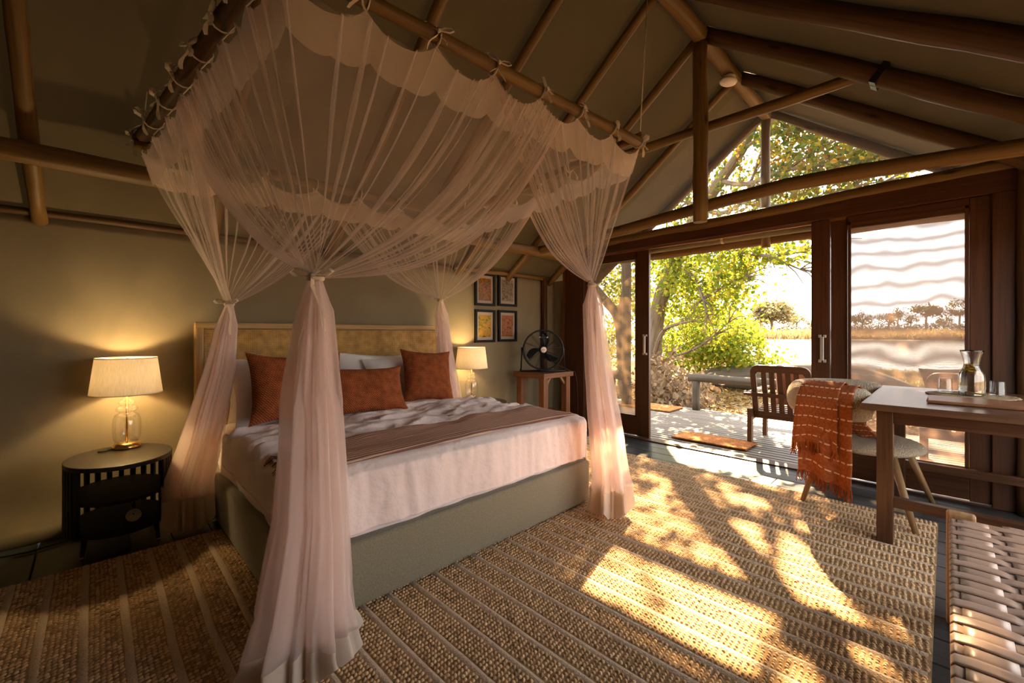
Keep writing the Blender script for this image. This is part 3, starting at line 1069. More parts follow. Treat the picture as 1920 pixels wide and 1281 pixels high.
for k, n in (('F', 7), ('L', 7), ('H', 7), ('R', 6)): band(k, n)


def drape(name, key, s0, s1, tie, sag, nf, seed, outer, mat_, bias=2.5):
    """gathered panel from a pole edge to a corner tie, with folded pleats; outer: 0/1 end that hangs free"""
    rnd = random.Random(seed)
    ed = EDGE[key]
    cs = []
    for i in range(nf):
        t = (i + .5 + rnd.uniform(-.38, .38)) / nf
        t = 1 - (1 - t) ** bias if outer == 1 else t ** bias
        cs.append(t)
    cs.sort()
    gaps = [min(cs[i] - (cs[i - 1] if i else -.02), (cs[i + 1] if i < nf - 1 else 1.02) - cs[i]) for i in range(nf)]
    wid = [rnd.choice((.3, .35, .5, .6, .9, 1.3)) * rnd.uniform(.8, 1.2) for _ in cs]
    T = TIE[tie]
    cen = CEN.copy()
    prof = []                                       # (centre, offset in widths, depth)
    prof.append((0.0, 0, 0, 0))
    for c, g, w in zip(cs, gaps, wid):
        for off, dep in ((-.5, 0), (.5, .5), (-.5, 1.0), (.5, 1.5)):
            prof.append((c, off, dep, min(.48 * g, .013 * w) if g > 0 else 0))
        prof.append((c, .5, 1.5, min(.48 * g, .013 * w)))
    prof.append((1.0, 0, 0, 0))
    nv = 22
    mb = MB()
    b = 0
    rows = []
    for j in range(nv + 1):
        v = j / nv
        row = []
        grow = .25 + 1.6 * min(1, v * 1.4)
        for (c, off, dep, w) in prof:
            ss = min(max(c + off * min(w * grow * 2.2, w / .48 if w else 0), 0), 1)
            P = ed(s0 + (s1 - s0) * ss)
            hd = math.hypot(P.x - T.x, P.y - T.y)
            q = P.lerp(T, v)
            free = abs(ss - (1 - outer))            # 0 at the corner pole end, 1 at the free end
            q.z -= sag * hd * (.35 + .65 * free) * 4 * v * (1 - v) * (1.25 - .5 * v)
            out = (P - cen); out.z = 0; out.normalize()
            q += out * (.010 * dep * (1 - v * .8) + .012 * nz(ss * 9 + seed, v * 3) * math.sin(PI * v))
            a = 2 * PI * ss
            q += Vector((math.cos(a), math.sin(a), 0)) * (.020 * v * v)
            row.append(tuple(q))
        rows.append(row)
    k = len(prof)
    mi = []
    for row in rows: mb.v += row
    for j in range(nv):
        for i in range(k - 1):
            mb.f.append([j * k + i, j * k + i + 1, (j + 1) * k + i + 1, (j + 1) * k + i])
            mb.uv.append([(i / k, j / nv), ((i + 1) / k, j / nv), ((i + 1) / k, (j + 1) / nv), (i / k, (j + 1) / nv)])
            mb.sm.append(True)
            mi.append(1 if (i >= 1 and i < k - 1 and (i - 1) % 5 in (0, 1, 2)) else 0)
    o = mb.build(name, mat_, net)
    o.data.materials.append(M['net_fold'])
    o.data.polygons.foreach_set('material_index', mi)


drape('drape', 'F', 0.0, .64, 'FL', .23, 26, 1, 1, M['net'])
drape('drape', 'L', 0.0, .60, 'FL', .19, 24, 2, 1, M['net'])
drape('drape', 'F', 1.0, .43, 'FR', .20, 24, 3, 1, M['net'])
drape('drape', 'R', 0.0, .58, 'FR', .17, 20, 4, 1, M['net'])
drape('drape', 'L', 1.0, .45, 'HL', .15, 22, 5, 1, M['net'])
drape('drape', 'H', 0.0, .55, 'HL', .16, 22, 6, 1, M['net'])
drape('drape', 'H', 1.0, .45, 'HR', .16, 24, 7, 1, M['net'])
drape('drape', 'R', 1.0, .48, 'HR', .15, 20, 8, 1, M['net'])


def tail(tie, pts, nple, seed, hem_h, flare, phase=0.0):
    """the gathered column below a tie; pts = (dx, dy, z, rx, ry)"""
    T = TIE[tie]

    def prof(v):
        k = v * (len(pts) - 1)
        i = min(int(k), len(pts) - 2)
        t = k - i
        t = t * t * (3 - 2 * t)
        return [pts[i][c] + (pts[i + 1][c] - pts[i][c]) * t for c in range(5)]

    def ring(scale, sd):
        def f(u, v):
            dx, dy, z, rx, ry = prof(v)
            a = 2 * PI * u
            pl = math.sin(nple * a + 2.2 * nz(v * 1.5 + sd, a) + phase) + .6 * math.sin((nple * 2 + 3) * a + 3 * nz(v * 2, sd))
            k = scale * (1 + .30 * pl * min(1, v * 5 + .15))
            return (T.x + dx + math.cos(a) * rx * k, T.y + dy + math.sin(a) * ry * k, z)
        return f
    n = 110
    MB().grid(ring(1.0, seed), n, 40, closed=True).grid(ring(.62, seed + 5), n, 40, closed=True).build('tail', M['net_tail'], net)

    def hemf(u, v):
        dx, dy, z, rx, ry = prof(1.0)
        a = 2 * PI * u
        pl = math.sin(nple * a + 2.2 * nz(1.5 + seed, a) + phase) + .6 * math.sin((nple * 2 + 3) * a + 3 * nz(2, seed))
        k = (1 + .30 * pl)
        # lower edge buckles on the floor
        out = 1 + flare * v ** 2 + .10 * v * nz(a * 2.3, seed)
        zz = z * (1 - v) + .012 * v + (.02 + .035 * max(0, pl)) * v * (1 if hem_h > .05 else 0) + .03 * math.sin(PI * v) * nz(a * 3, seed)
        return (T.x + dx + math.cos(a) * rx * k * out, T.y + dy + math.sin(a) * ry * k * out, max(zz, .016))
    if hem_h > 0:
        MB().grid(hemf, n, 10, closed=True).build('hem', M['hem'], net)


tail('FL', [(0, 0, 1.395, .022, .022), (0, .0, 1.28, .045, .045), (-.01, 0, .95, .075, .07), (-.01, .0, .55, .095, .085), (-.03, .0, .24, .125, .10), (-.035, -.015, .13, .145, .11)], 7, 1.3, .13, .12)
tail('FR', [(0, 0, 1.505, .022, .022), (.01, 0, 1.38, .045, .045), (.03, -.03, .95, .065, .06), (.08, -.06, .5, .085, .08), (.11, -.07, .26, .10, .09), (.11, -.07, .20, .105, .10)], 6, 4.4, .2, .10)
tail('HL', [(0, 0, 1.38, .022, .022), (-.01, 0, 1.25, .045, .045), (-.05, 0, .95, .065, .06), (-.14, -.0, .55, .085, .08), (-.20, .02, .30, .10, .09), (-.20, .02, .22, .10, .09)], 6, 7.7, .2, .06)
tail('HR', [(0, 0, 1.50, .022, .022), (.01, 0, 1.37, .045, .045), (.05, 0, 1.0, .055, .06), (.11, 0, .7, .06, .07), (.16, 0, .35, .07, .08), (.16, 0, .05, .07, .08)], 6, 9.1, 0, .05)


def bow_mesh(sc, tails, seed):
    rnd = random.Random(seed)
    mb = MB()

    def ribbon(pts, w):
        pts = [Vector(p) for p in pts]
        b = len(mb.v)
        for i, p in enumerate(pts):
            wv = Vector((.25, 1, .35)).normalized() * w / 2 * (1 + .25 * math.sin(i * 1.7))
            mb.v += [tuple(p - wv), tuple(p + wv)]
        for i in range(len(pts) - 1):
            mb.f.append([b + 2 * i, b + 2 * i + 1, b + 2 * i + 3, b + 2 * i + 2]); mb.uv.append([(0, 0)] * 4); mb.sm.append(True)
    for sg in (-1, 1):
        ribbon([(0, 0, 0), (sg * .022 * sc, .004, .016 * sc), (sg * .045 * sc, 0, .020 * sc), (sg * .056 * sc, -.004, .010 * sc), (sg * .040 * sc, -.006, -.002 * sc), (0, 0, 0)], .014 * sc)
    for i, l in enumerate(tails):
        sg = -1 if i % 2 else 1
        pts = [(0, 0, 0)]
        for k in range(1, 7):
            t = k / 6
            pts.append((sg * (.03 * sc * t + .01 * math.sin(t * 4 + seed)), -.004 + .008 * math.sin(t * 5 + i), -l * t))
        ribbon(pts, .013 * sc)
    mb.lathe([(.001, -.009 * sc), (.009 * sc, -.004 * sc), (.009 * sc, .004 * sc), (.001, .009 * sc)], n=8)
    return mb


bows = [bow_mesh(1.15, (.085, .07), 3).mesh('tie_bow'), bow_mesh(1.15, (.06, .095), 5).mesh('tie_bow')]
for m_b in bows: m_b.materials.append(M['ribbon'])
ties = []
for i in range(1, 8): ties.append((FL.lerp(FR, i / 7 - (.008 if i == 7 else 0)), 'F'))
for i in range(1, 8): ties.append((FL.lerp(HL, i / 7), 'L'))
for i in range(1, 7): ties.append((HL.lerp(HR, i / 7), 'H'))
for i in range(1, 6): ties.append((FR.lerp(HR, i / 6), 'R'))
for i, (p, k) in enumerate(ties):
    o = link('tie_bow', bows[i % 2], net)
    out = (p - CEN); out.z = 0; out.normalize()
    dz = .04 if k in 'LR' else 0
    o.location = p + out * .040 + Vector((0, 0, .005 + dz)) - woff(net)
    o.rotation_euler = (0, random.uniform(-.25, .25), math.atan2(out.y, out.x) + PI / 2 + random.uniform(-.3, .3))
    rp = .046 if k == 'L' else .038
    d = (FR - FL if k == 'F' else HL - FL if k == 'L' else HR - HL if k == 'H' else HR - FR).normalized()
    side = Vector((d.y, -d.x, 0)).normalized()
    ring_ = [p + Vector((0, 0, dz)) + side * math.cos(a) * rp + Vector((0, 0, math.sin(a) * rp)) for a in [2 * PI * q / 12 for q in range(13)]]
    MB().tube(ring_ + [p + Vector((0, 0, -.038))], .0035, 5, False).build('tie_loop', M['ribbon'], net)

for i, (k, T) in enumerate(TIE.items()):
    s = empty('sash', T - woff(net), label=None)
    bpy.data.objects.remove(s)
    mb = MB().lathe([(.024, -.012), (.030, -.006), (.031, 0), (.030, .006), (.024, .012)], c=T, n=16)
    sa = mb.build('sash', M['ribbon'], net)
    bm_ = bow_mesh(1.35, (.20, .34), 11 + i).mesh('sash_bow')
    bm_.materials.append(M['ribbon'])
    o = link('sash_bow', bm_, sa)
    o.location = Vector((-.020, -.026, .004)) + T - woff(sa)
    o.rotation_euler = (0, 0, math.radians(-44) if k != 'FR' else math.radians(-10))
    if k == 'FR': o.location = Vector((.026, -.024, .004)) + T - woff(sa)

# ================================================================== nightstands
def nightstand(loc, label):
    e = empty('nightstand', loc, label=label, cat='nightstand', group='oval slatted nightstands')
    A, B, Z0, Z1 = .235, .285, .115, .47
    ell = [(A * math.cos(2 * PI * k / 48), B * math.sin(2 * PI * k / 48)) for k in range(48)]
    MB().prism(ell, .47, .495).build('top', M['black_top'], e, world=False, bevel=.004)
    ins = [(x * .93, y * .93) for x, y in ell]
    MB().prism(ins, .285, .305).build('shelf', M['black_wood'], e, world=False)
    MB().prism(ins, .115, .14).build('bottom', M['black_wood'], e, world=False)
    n = 52
    for k in range(n):
        a = 2 * PI * (k + .5) / n
        # open at the front, closely slatted elsewhere
        if math.sin(a) < -.62: continue
        if math.sin(a) > .5 and k % 2: continue
        x, y = A * .965 * math.cos(a), B * .965 * math.sin(a)
        R = rotz(math.atan2(math.sin(a) / B, math.cos(a) / A))
        MB().box((x, y, (Z0 + Z1) / 2), (.014, .024, Z1 - Z0), R).build('slat', M['black_wood'], e, world=False)
    for sx_, sy_ in ((-1, -1), (1, -1), (-1, 1), (1, 1)):
        lg = MB().tube([(sx_ * .155, sy_ * .17, .018), (sx_ * .145, sy_ * .16, .12)], [.009, .014], 10).build('leg', M['black_wood'], e, world=False)
        MB().tube([(sx_ * .156, sy_ * .171, 0), (sx_ * .155, sy_ * .17, .02)], [.0075, .0095], 10).build('brass_tip', M['brass'], lg, world=False)
    return e


nightstand((.115, 3.36, 0), 'black oval slatted nightstand with a torch on its lower shelf')
nightstand((2.90, 3.40, 0), 'black oval slatted nightstand half hidden behind the far bed corner')

# ================================================================== lamps
M['bulb'] = None
m_, N, L, out = new_mat('lamp bulb')
em = N.new('ShaderNodeEmission'); em.inputs[0].default_value = (1, .72, .36, 1); em.inputs[1].default_value = 8
L.new(em.outputs[0], out.inputs[0]); M['bulb'] = m_
m_, N, L, out = new_mat('linen lampshade')
d = N.new('ShaderNodeBsdfDiffuse'); t = N.new('ShaderNodeBsdfTranslucent')
vec = tex_coord(N, L, 'UV', (60, 1.2, 1))
c, f = noise_ramp(N, L, vec, 3, 4, (.62, .50, .36, 1), (.76, .64, .48, 1))
L.new(c, d.inputs[0]); L.new(c, t.inputs[0])
mx = N.new('ShaderNodeMixShader'); mx.inputs[0].default_value = .075
L.new(d.outputs[0], mx.inputs[1]); L.new(t.outputs[0], mx.inputs[2]); L.new(mx.outputs[0], out.inputs[0])
M['shade'] = m_


def lamp(loc, label, h0=.0, watts=4.0):
    e = empty('table_lamp', loc, label=label, cat='lamp', group='glass table lamps')
    MB().lathe([(.001, 0), (.066, 0), (.068, .004), (.068, .022), (.060, .026), (.060, .032), (.001, .032)], n=40).build('base', M['brass'], e, world=False)
    body = [(.048, .033), (.060, .050), (.0665, .085), (.068, .13), (.066, .175), (.056, .205), (.040, .216), (.036, .219)]
    body += [(.034, .222), (.047, .228), (.054, .240), (.047, .252), (.030, .259), (.026, .262), (.034, .267), (.041, .276), (.034, .287), (.018, .295), (.012, .31)]
    MB().lathe(body, n=40).build('glass_body', M['glass'], e, world=False)
    MB().tube([(0, 0, .03), (0, 0, .40)], .0055, 12).build('stem', M['brass'], e, world=False)
    MB().lathe([(.001, .37), (.015, .372), (.015, .41), (.001, .412)], n=20).build('socket', M['brass'], e, world=False)
    MB().lathe([(.001, .410), (.014, .416), (.026, .437), (.028, .452), (.022, .470), (.010, .480), (.001, .482)], n=20).build('bulb', M['bulb'], e, world=False)
    MB().lathe([(.172, .336), (.146, .553)], n=64).build('shade', M['shade'], e, world=False)
    rim = MB()
    for r, z in ((.172, .336), (.146, .553)):
        rim.lathe([(r - .002, z - .003), (r + .0015, z - .003), (r + .0015, z + .003), (r - .002, z + .003), (r - .002, z - .003)], n=64)
    rim.build('shade_rim', M['ribbon'], e, world=False)
    sp = MB()
    for k in range(3):
        a = 2 * PI * k / 3
        sp.tube([(0, 0, .545), (.146 * math.cos(a), .146 * math.sin(a), .552)], .0018, 5)
    sp.lathe([(.001, .54), (.006, .542), (.006, .552), (.001, .553)], n=12)
    sp.build('spider', M['brass'], e, world=False)
    ld = bpy.data.lights.new('lamp_light', 'POINT')
    ld.energy = watts; ld.color = (1.0, .72, .34); ld.shadow_soft_size = .03
    lo = bpy.data.objects.new('lamp_light', ld); COL.objects.link(lo); lo.parent = e; lo.location = (0, 0, .452)
    return e


lamp((.15, 3.535, .495), 'glass table lamp with lit cream shade on the nightstand with the torch', watts=LAMP_W)
lamp((2.87, 3.535, .495), 'glass table lamp with lit cream shade beside the framed pictures', watts=LAMP_W)
MB().tube([(.02, 3.50, .4995), (.05, 3.50, .4995), (.083, 3.53, .4995)], .004, 6).build('plug_lead', M['cable'])
tag(bpy.data.objects['plug_lead'], 'short black lead behind the lamp base on the near nightstand', 'cable')

# torch on the lower shelf
to = empty('torch', (.165, 3.20, .1405), label='black torch with chrome reflector on the lower nightstand shelf', cat='torch')
ax = Vector((-.05, -1, .12)).normalized()
R = ax.to_track_quat('Z', 'Y').to_matrix()
c0 = Vector((.165, 3.22, .178))
MB().lathe([(.016, -.14), (.018, -.135), (.018, -.04), (.026, -.02), (.037, .012), (.038, .03), (.035, .031)], c=c0, n=28, cap0=True, M=R).build('body', M['black_plastic'], to)
MB().lathe([(.004, .0), (.014, .008), (.026, .018), (.0345, .030)], c=c0, n=28, M=R).build('reflector', M['steel'], to)
MB().tube([c0 + R @ Vector((0, .03, .0)), c0 + R @ Vector((0, .055, -.03)), c0 + R @ Vector((0, .055, -.09)), c0 + R @ Vector((0, .018, -.12))], .007, 8).build('handle', M['black_plastic'], to)

# cable along the wall foot
pts = [(-1.2, 3.56, .006), (-.5, 3.57, .006), (-.25, 3.50, .008), (-.1, 3.545, .007), (.02, 3.52, .006)]
tag(MB().tube(pts, .005, 6).build('floor_cable', M['cable']), 'black cable lying on the floor along the canvas wall', 'cable')

# ================================================================== pictures
def art_mat(name, cols, sc, stretch=(1, 1, 1), seed=0.0, dist=2.0):
    m, N, L, out = new_mat(name)
    p = N.new('ShaderNodeBsdfPrincipled'); p.inputs['Roughness'].default_value = .8; p.inputs['Specular IOR Level'].default_value = .03
    tc = N.new('ShaderNodeTexCoord'); mp = N.new('ShaderNodeMapping')
    mp.inputs['Location'].default_value = (seed, seed * 2, 0); mp.inputs['Scale'].default_value = stretch
    L.new(tc.outputs['UV'], mp.inputs[0])
    nt = N.new('ShaderNodeTexNoise'); nt.inputs['Scale'].default_value = sc; nt.inputs['Detail'].default_value = 6
    nt.inputs['Distortion'].default_value = dist
    L.new(mp.outputs[0], nt.inputs[0])
    r = N.new('ShaderNodeValToRGB'); r.color_ramp.interpolation = 'EASE'
    el = r.color_ramp.elements
    while len(el) < len(cols): el.new(.5)
    for i, c in enumerate(cols):
        el[i].position = .28 + .44 * i / (len(cols) - 1); el[i].color = (c[0] * .62, c[1] * .52, c[2] * .48, 1)
    L.new(nt.outputs['Fac'], r.inputs[0]); L.new(r.outputs[0], p.inputs['Base Color'])
    L.new(p.outputs[0], out.inputs[0])
    return m


M['picture_frame'] = mat('black picture frame', (.008, .006, .004), .6, .2, 20, spec=.15)
M['mount'] = mat('cream picture mount', (.34, .27, .22), .9, .04, 10, spec=.05)
arts = [
    ([(.02, .05, .015), (.10, .13, .02), (.42, .20, .03), (.22, .04, .015), (.05, .09, .16)], 5, 'framed print of blue, red and ochre shapes, upper of the pair by the lamp'),
    ([(.04, .05, .02), (.10, .11, .05), (.30, .25, .18), (.5, .42, .34), (.12, .10, .05)], 9, 'framed leafy dark print, upper of the pair by the wall post'),
    ([(.04, .10, .02), (.16, .22, .03), (.52, .34, .02), (.60, .36, .03), (.10, .05, .10)], 5, 'framed yellow and green print, lower of the pair by the lamp'),
    ([(.10, .03, .02), (.32, .08, .03), (.50, .22, .08), (.40, .26, .14), (.06, .06, .05)], 8, 'framed rust-red print, lower of the pair by the wall post'),
]
M['picture_glass'] = thin_glass('picture glass', base=.003, power=5.0)
for i, (x0, z0) in enumerate(((3.06, 1.515), (3.42, 1.525), (3.06, 1.095), (3.42, 1.10))):
    w, h = .305, .375
    cols, sc, lab = arts[i]
    yb = YB - .018
    e = empty('framed_picture', (x0 + w / 2, yb, z0), label=lab, cat='picture', group='four framed prints on the canvas wall')
    t = .028
    for (cx, cz, sx_, sz_) in ((x0 + t / 2, z0 + h / 2, t, h), (x0 + w - t / 2, z0 + h / 2, t, h), (x0 + w / 2, z0 + t / 2, w - 2 * t, t), (x0 + w / 2, z0 + h - t / 2, w - 2 * t, t)):
        MB().box((cx, yb - .012, cz), (sx_, .026, sz_)).build('frame_bar', M['picture_frame'], e, bevel=.002)
    MB().box((x0 + w / 2, yb - .004, z0 + h / 2), (w - .03, .004, h - .03)).build('mount', M['mount'], e)
    mb = MB()
    iw, ih = w - .115, h - .12

    def pl(u, v):
        return (x0 + w / 2 + (u - .5) * iw, yb - .0075, z0 + h / 2 + (v - .5) * ih)
    mb.grid(pl, 1, 1, uvs=(.62, 1))
    mb.build('print', art_mat('print %d' % i, cols, sc, (1, 1, 1), i * 3.7), e)
    MB().grid(lambda u, v: (x0 + w / 2 + (u - .5) * (w - .05), yb - .0125, z0 + h / 2 + (v - .5) * (h - .05)), 1, 1).build('glass', M['picture_glass'], e)

# ================================================================== stool with floor fan
st = empty('side_table', (3.80, 3.32, 0), label='square hardwood side table carrying the black fan', cat='table')
SX0, SX1, SY0, SY1, SZ = 3.54, 4.07, 3.10, 3.58, .75
MB().box(((SX0 + SX1) / 2, (SY0 + SY1) / 2, SZ - .028), (SX1 - SX0, SY1 - SY0, .056)).build('top', M['stool'], st, bevel=.004)
for x in (SX0 + .065, SX1 - .065):
    for y in (SY0 + .065, SY1 - .065):
        MB().box((x, y, (SZ - .056) / 2), (.075, .075, SZ - .056)).build('leg', M['stool'], st, bevel=.004)
MB().box(((SX0 + SX1) / 2, (SY0 + SY1) / 2, .265), (SX1 - SX0 - .06, SY1 - SY0 - .06, .03)).build('lower_shelf', M['stool'], st, bevel=.003)
for y in (SY0 + .065, SY1 - .065):
    MB().box(((SX0 + SX1) / 2, y, .232), (SX1 - SX0 - .2, .035, .036)).build('stretcher', M['stool'], st, bevel=.002)
for x in (SX0 + .065, SX1 - .065):
    MB().box((x, (SY0 + SY1) / 2, .232), (.035, SY1 - SY0 - .2, .036)).build('stretcher', M['stool'], st, bevel=.002)
for sx_ in (1, -1):
    xx = SX0 + .10 if sx_ > 0 else SX1 - .10
    MB().bar((xx, SY0 + .065, SZ - .14), (xx + sx_ * .07, SY0 + .065, SZ - .06), .025, .025).build('brace', M['ash'], st)

FC = Vector((3.76, 3.31, 1.005))
fdir = Vector((-.66, -.75, .06)).normalized()
FM = Matrix.Translation(FC) @ fdir.to_track_quat('Z', 'Y').to_matrix().to_4x4()
fan = empty('floor_fan', (FC.x, FC.y, SZ), label='black round drum fan with pale hub badge on the side table', cat='fan')


def ringpath(r, z, n=48):
    return [FM @ Vector((r * math.cos(2 * PI * k / n), r * math.sin(2 * PI * k / n), z)) for k in range(n + 1)]


FRAD = .232
FR3 = FM.to_3x3()
MB().lathe([(FRAD - .004, -.075), (FRAD, -.075), (FRAD + .004, -.07), (FRAD + .006, .055), (FRAD, .06), (FRAD - .012, .055), (FRAD - .012, .045), (FRAD - .004, .04), (FRAD - .004, -.075)], c=FC, n=48, M=FR3).build('housing', M['black_metal'], fan)
for zz, nm in ((.058, 'front_guard'), (-.07, 'rear_guard')):
    g = MB()
    for r in np.arange(.055, FRAD, .0135): g.tube(ringpath(r, zz + (.012 if nm == 'front_guard' else -.012) * (1 - (r / FRAD) ** 2), 32), .0011, 4, False)
    for k in range(12):
        a = 2 * PI * k / 12 + .13
        d_ = Vector((math.cos(a), math.sin(a), 0))
        g.tube([FM @ (d_ * .04 + Vector((0, 0, zz + .01))), FM @ (d_ * (FRAD - .004) + Vector((0, 0, zz)))], .0022, 5)
    g.build(nm, M['black_metal'], fan)
for k in range(3):
    a0 = 2 * PI * k / 3 + .95

    def blade(u, v, a0=a0):
        r = .035 + .165 * v
        wd = .50 - .16 * v + .25 * math.sin(PI * v)
        a = a0 + .55 * v + (u - .5) * wd * (1.0 if v < .9 else .8)
        return FM @ Vector((r * math.cos(a), r * math.sin(a), (u - .5) * .055))
    MB().grid(blade, 6, 10).build('blade', M['black_plastic'], fan, solid=.003)
MB().lathe([(.001, .03), (.045, .03), (.05, .02), (.05, -.05), (.04, -.07), (.001, -.07)], c=FC, n=28, M=FR3).build('motor', M['black_plastic'], fan)
bd = MB().lathe([(.001, .0735), (.030, .0735), (.034, .070), (.034, .062)], c=FC, n=28, M=FR3).build('badge', M['detector'], fan)
rm = mat('red print', (.42, .03, .02), .5, .05)
mk = MB()
for k, (xx, hh) in enumerate(((-.016, .006), (-.010, .005), (-.005, .009), (0, .005), (.005, .006), (.010, .005), (.016, .008))):
    p_ = FM @ Vector((0, 0, .0742))
    rt = Vector((0, 0, 1)).cross(fdir).normalized(); upv = fdir.cross(rt)
    q = p_ + rt * xx + upv * (hh - .006) * .5
    mk.box(q, (.0042, hh, .0008), Matrix((rt, upv, fdir)).transposed())
mk.build('red_mark', rm, bd)
rt = Vector((0, 0, 1)).cross(fdir).normalized(); upv = fdir.cross(rt)
Rf = Matrix((rt, upv, fdir)).transposed()
MB().box(FC + upv * .145 + fdir * .045, (.10, .034, .02), Rf).build('control_box', M['black_plastic'], fan, bevel=.006)
for sg in (-1, 1):
    MB().lathe([(.001, .075), (.009, .075), (.010, .06)], c=FC + upv * .145 + rt * (.045 * sg) - fdir * .012, n=14, M=FR3).build('screw', M['steel'], fan)
zb = SZ + .012
for sg in (-1, 1):
    s0 = FC + rt * sg * (FRAD + .014)
    foot = Vector((s0.x, s0.y, zb)) + rt * sg * .012
    MB().tube([s0 + upv * .03, s0, foot], .009, 10).build('stand_arm', M['black_metal'], fan)
    MB().lathe([(.001, .02), (.014, .018), (.014, -.01), (.001, -.012)], c=s0, n=14, M=Matrix((fdir, upv, -rt * sg)).transposed()).build('pivot', M['black_plastic'], fan)
f1, f2 = (Vector((FC.x, FC.y, zb)) + rt * sg * (FRAD + .026) for sg in (-1, 1))
bk = Vector((fdir.x, fdir.y, 0)).normalized()
MB().tube([f1 - bk * .12, f1 + bk * .0, f1 + bk * .03, f2 + bk * .03, f2, f2 - bk * .12], .010, 10).build('stand_base', M['black_metal'], fan)
MB().tube([FC + fdir * .02 + upv * -.08, Vector((3.92, 3.13, .80)), Vector((4.00, 3.09, .756)), Vector((4.07, 3.08, .745)), Vector((4.10, 3.07, .60)), Vector((4.13, 3.08, .3)), Vector((4.16, 3.12, .02))], .004, 6).build('cord', M['cable'], fan)

# ================================================================== desk
desk = empty('desk', (3.76, -.1, 0), label='dark timber writing desk beside the screen door', cat='desk')
DX0, DX1, DY0, DY1, DZ = 3.155, 4.34, -.62, .345, .80
nb = 1
for i in range(nb):
    y0 = DY0 + (DY1 - DY0) * i / nb; y1 = DY0 + (DY1 - DY0) * (i + 1) / nb
    MB().box(((DX0 + DX1) / 2, (y0 + y1) / 2, DZ - .019), (DX1 - DX0, y1 - y0 - .0012, .038)).build('top_board', M['desk_top'], desk, bevel=.002, seg=1)
for x in (DX0 + .085, DX1 - .085):
    for y in (DY0 + .09, DY1 - .10):
        MB().box((x, y, (DZ - .038) / 2), (.072, .072, DZ - .038)).build('leg', M['desk'], desk, bevel=.003)
    MB().box((x, (DY0 + DY1) / 2, DZ - .075), (.028, DY1 - DY0 - .24, .074)).build('apron', M['desk'], desk)
    MB().box((x, (DY0 + DY1) / 2, .245), (.05, DY1 - DY0 - .24, .055)).build('stretcher', M['desk'], desk, bevel=.003)
for y in (DY0 + .09, DY1 - .10):
    MB().box(((DX0 + DX1) / 2, y, DZ - .075), (DX1 - DX0 - .24, .028, .074)).build('apron', M['desk'], desk)

# placemat, folder, carafe, tumblers
pm = Vector((3.97, -.11, DZ))


def matf(u, v):
    a = 2 * PI * u
    r = .205 * v * (1 + (.03 * math.sin(a * 26) + .03 * nz(a * 5, 2)) * (v > .95))
    return (pm.x + r * math.cos(a), pm.y + r * math.sin(a), DZ + .006 + .0025 * math.sin(v * 75))


tag(MB().grid(matf, 72, 28, closed=True).build('placemat', M['raffia'], solid=.004), 'round woven raffia placemat under the water carafe', 'placemat')
fo = empty('folder', (3.55, -.13, DZ), label='brown leather folder lying along the desk edge', cat='folder')
MB().box((3.55, -.135, DZ + .010), (.30, .42, .018)).build('cover', M['pad'], fo, bevel=.006)
MB().tube([(3.40, .073, DZ + .012), (3.70, .073, DZ + .012)], .007, 8).build('spine', M['pad'], fo)
CP = Vector((3.92, -.112, DZ + .009))
ca_ = empty('carafe', CP, label='glass carafe of lemon water on the raffia placemat', cat='carafe')
prof = [(.001, .002), (.050, .002), (.057, .008), (.059, .03), (.060, .11), (.057, .135), (.047, .158), (.037, .178), (.034, .195), (.035, .215), (.041, .245), (.050, .275), (.053, .285)]
MB().lathe(prof, c=CP, n=40).build('glass', M['solid_glass'], ca_, solid=.003)
M['water'] = None
m_, N, L, out = new_mat('drinking water')
gl = N.new('ShaderNodeBsdfPrincipled'); gl.inputs['Base Color'].default_value = (.95, .93, .88, 1)
gl.inputs['Roughness'].default_value = .0; gl.inputs['IOR'].default_value = 1.33; gl.inputs['Transmission Weight'].default_value = 1.0
L.new(gl.outputs[0], out.inputs[0]); M['water'] = m_
wp = [(r * .955, z + .003) for r, z in prof[1:9]]
MB().lathe([(.001, .005)] + wp + [(.001, .198)], c=CP, n=40).build('water', M['water'], ca_)
M['lemon'] = mat('lemon slice', (.72, .42, .02), .5, .15, 60, transl=.4)
M['rind'] = mat('lemon rind', (.75, .50, .05), .5, .1, 40)
for k, (dx, dy, z, tx, ty) in enumerate(((-.008, -.01, .172, .75, .3), (.010, .006, .166, .5, -.6), (-.014, .012, .160, -.4, .4), (-.01, -.014, .022, .12, .05))):
    R = Matrix.Rotation(tx, 3, 'X') @ Matrix.Rotation(ty, 3, 'Y')
    c_ = CP + Vector((dx, dy, z))
    rr = .024 if k < 3 else .034
    s_ = MB().lathe([(.001, .002), (rr, .002), (rr, -.002), (.001, -.002)], c=c_, n=24, M=R).build('lemon_slice', M['lemon'], ca_)
    MB().lathe([(rr, .0025), (rr + .002, .002), (rr + .002, -.002), (rr, -.0025)], c=c_, n=24, M=R).build('rind', M['rind'], s_)
for (x, y, lab) in ((4.06, .005, 'upturned clear tumbler behind the carafe on the window side'), (4.04, -.225, 'upturned clear tumbler on the jamb side of the carafe')):
    e = empty('tumbler', (x, y, DZ + .009), label=lab, cat='glass', group='upturned tumblers by the carafe')
    MB().lathe([(.036, 0), (.034, .085), (.031, .092), (.001, .092)], c=(x, y, DZ + .009), n=32).build('wall', M['glass'], e)
    MB().lathe([(.0335, 0), (.0365, -.0008), (.0375, .001), (.0365, .003), (.0335, .002)], c=(x, y, DZ + .010), n=32).build('rim', M['solid_glass'], e)

# ================================================================== boucle chair with throw
ch = empty('armchair', (3.90, .42, 0), label='cream boucle chair with curved padded back pulled up to the desk', cat='chair')


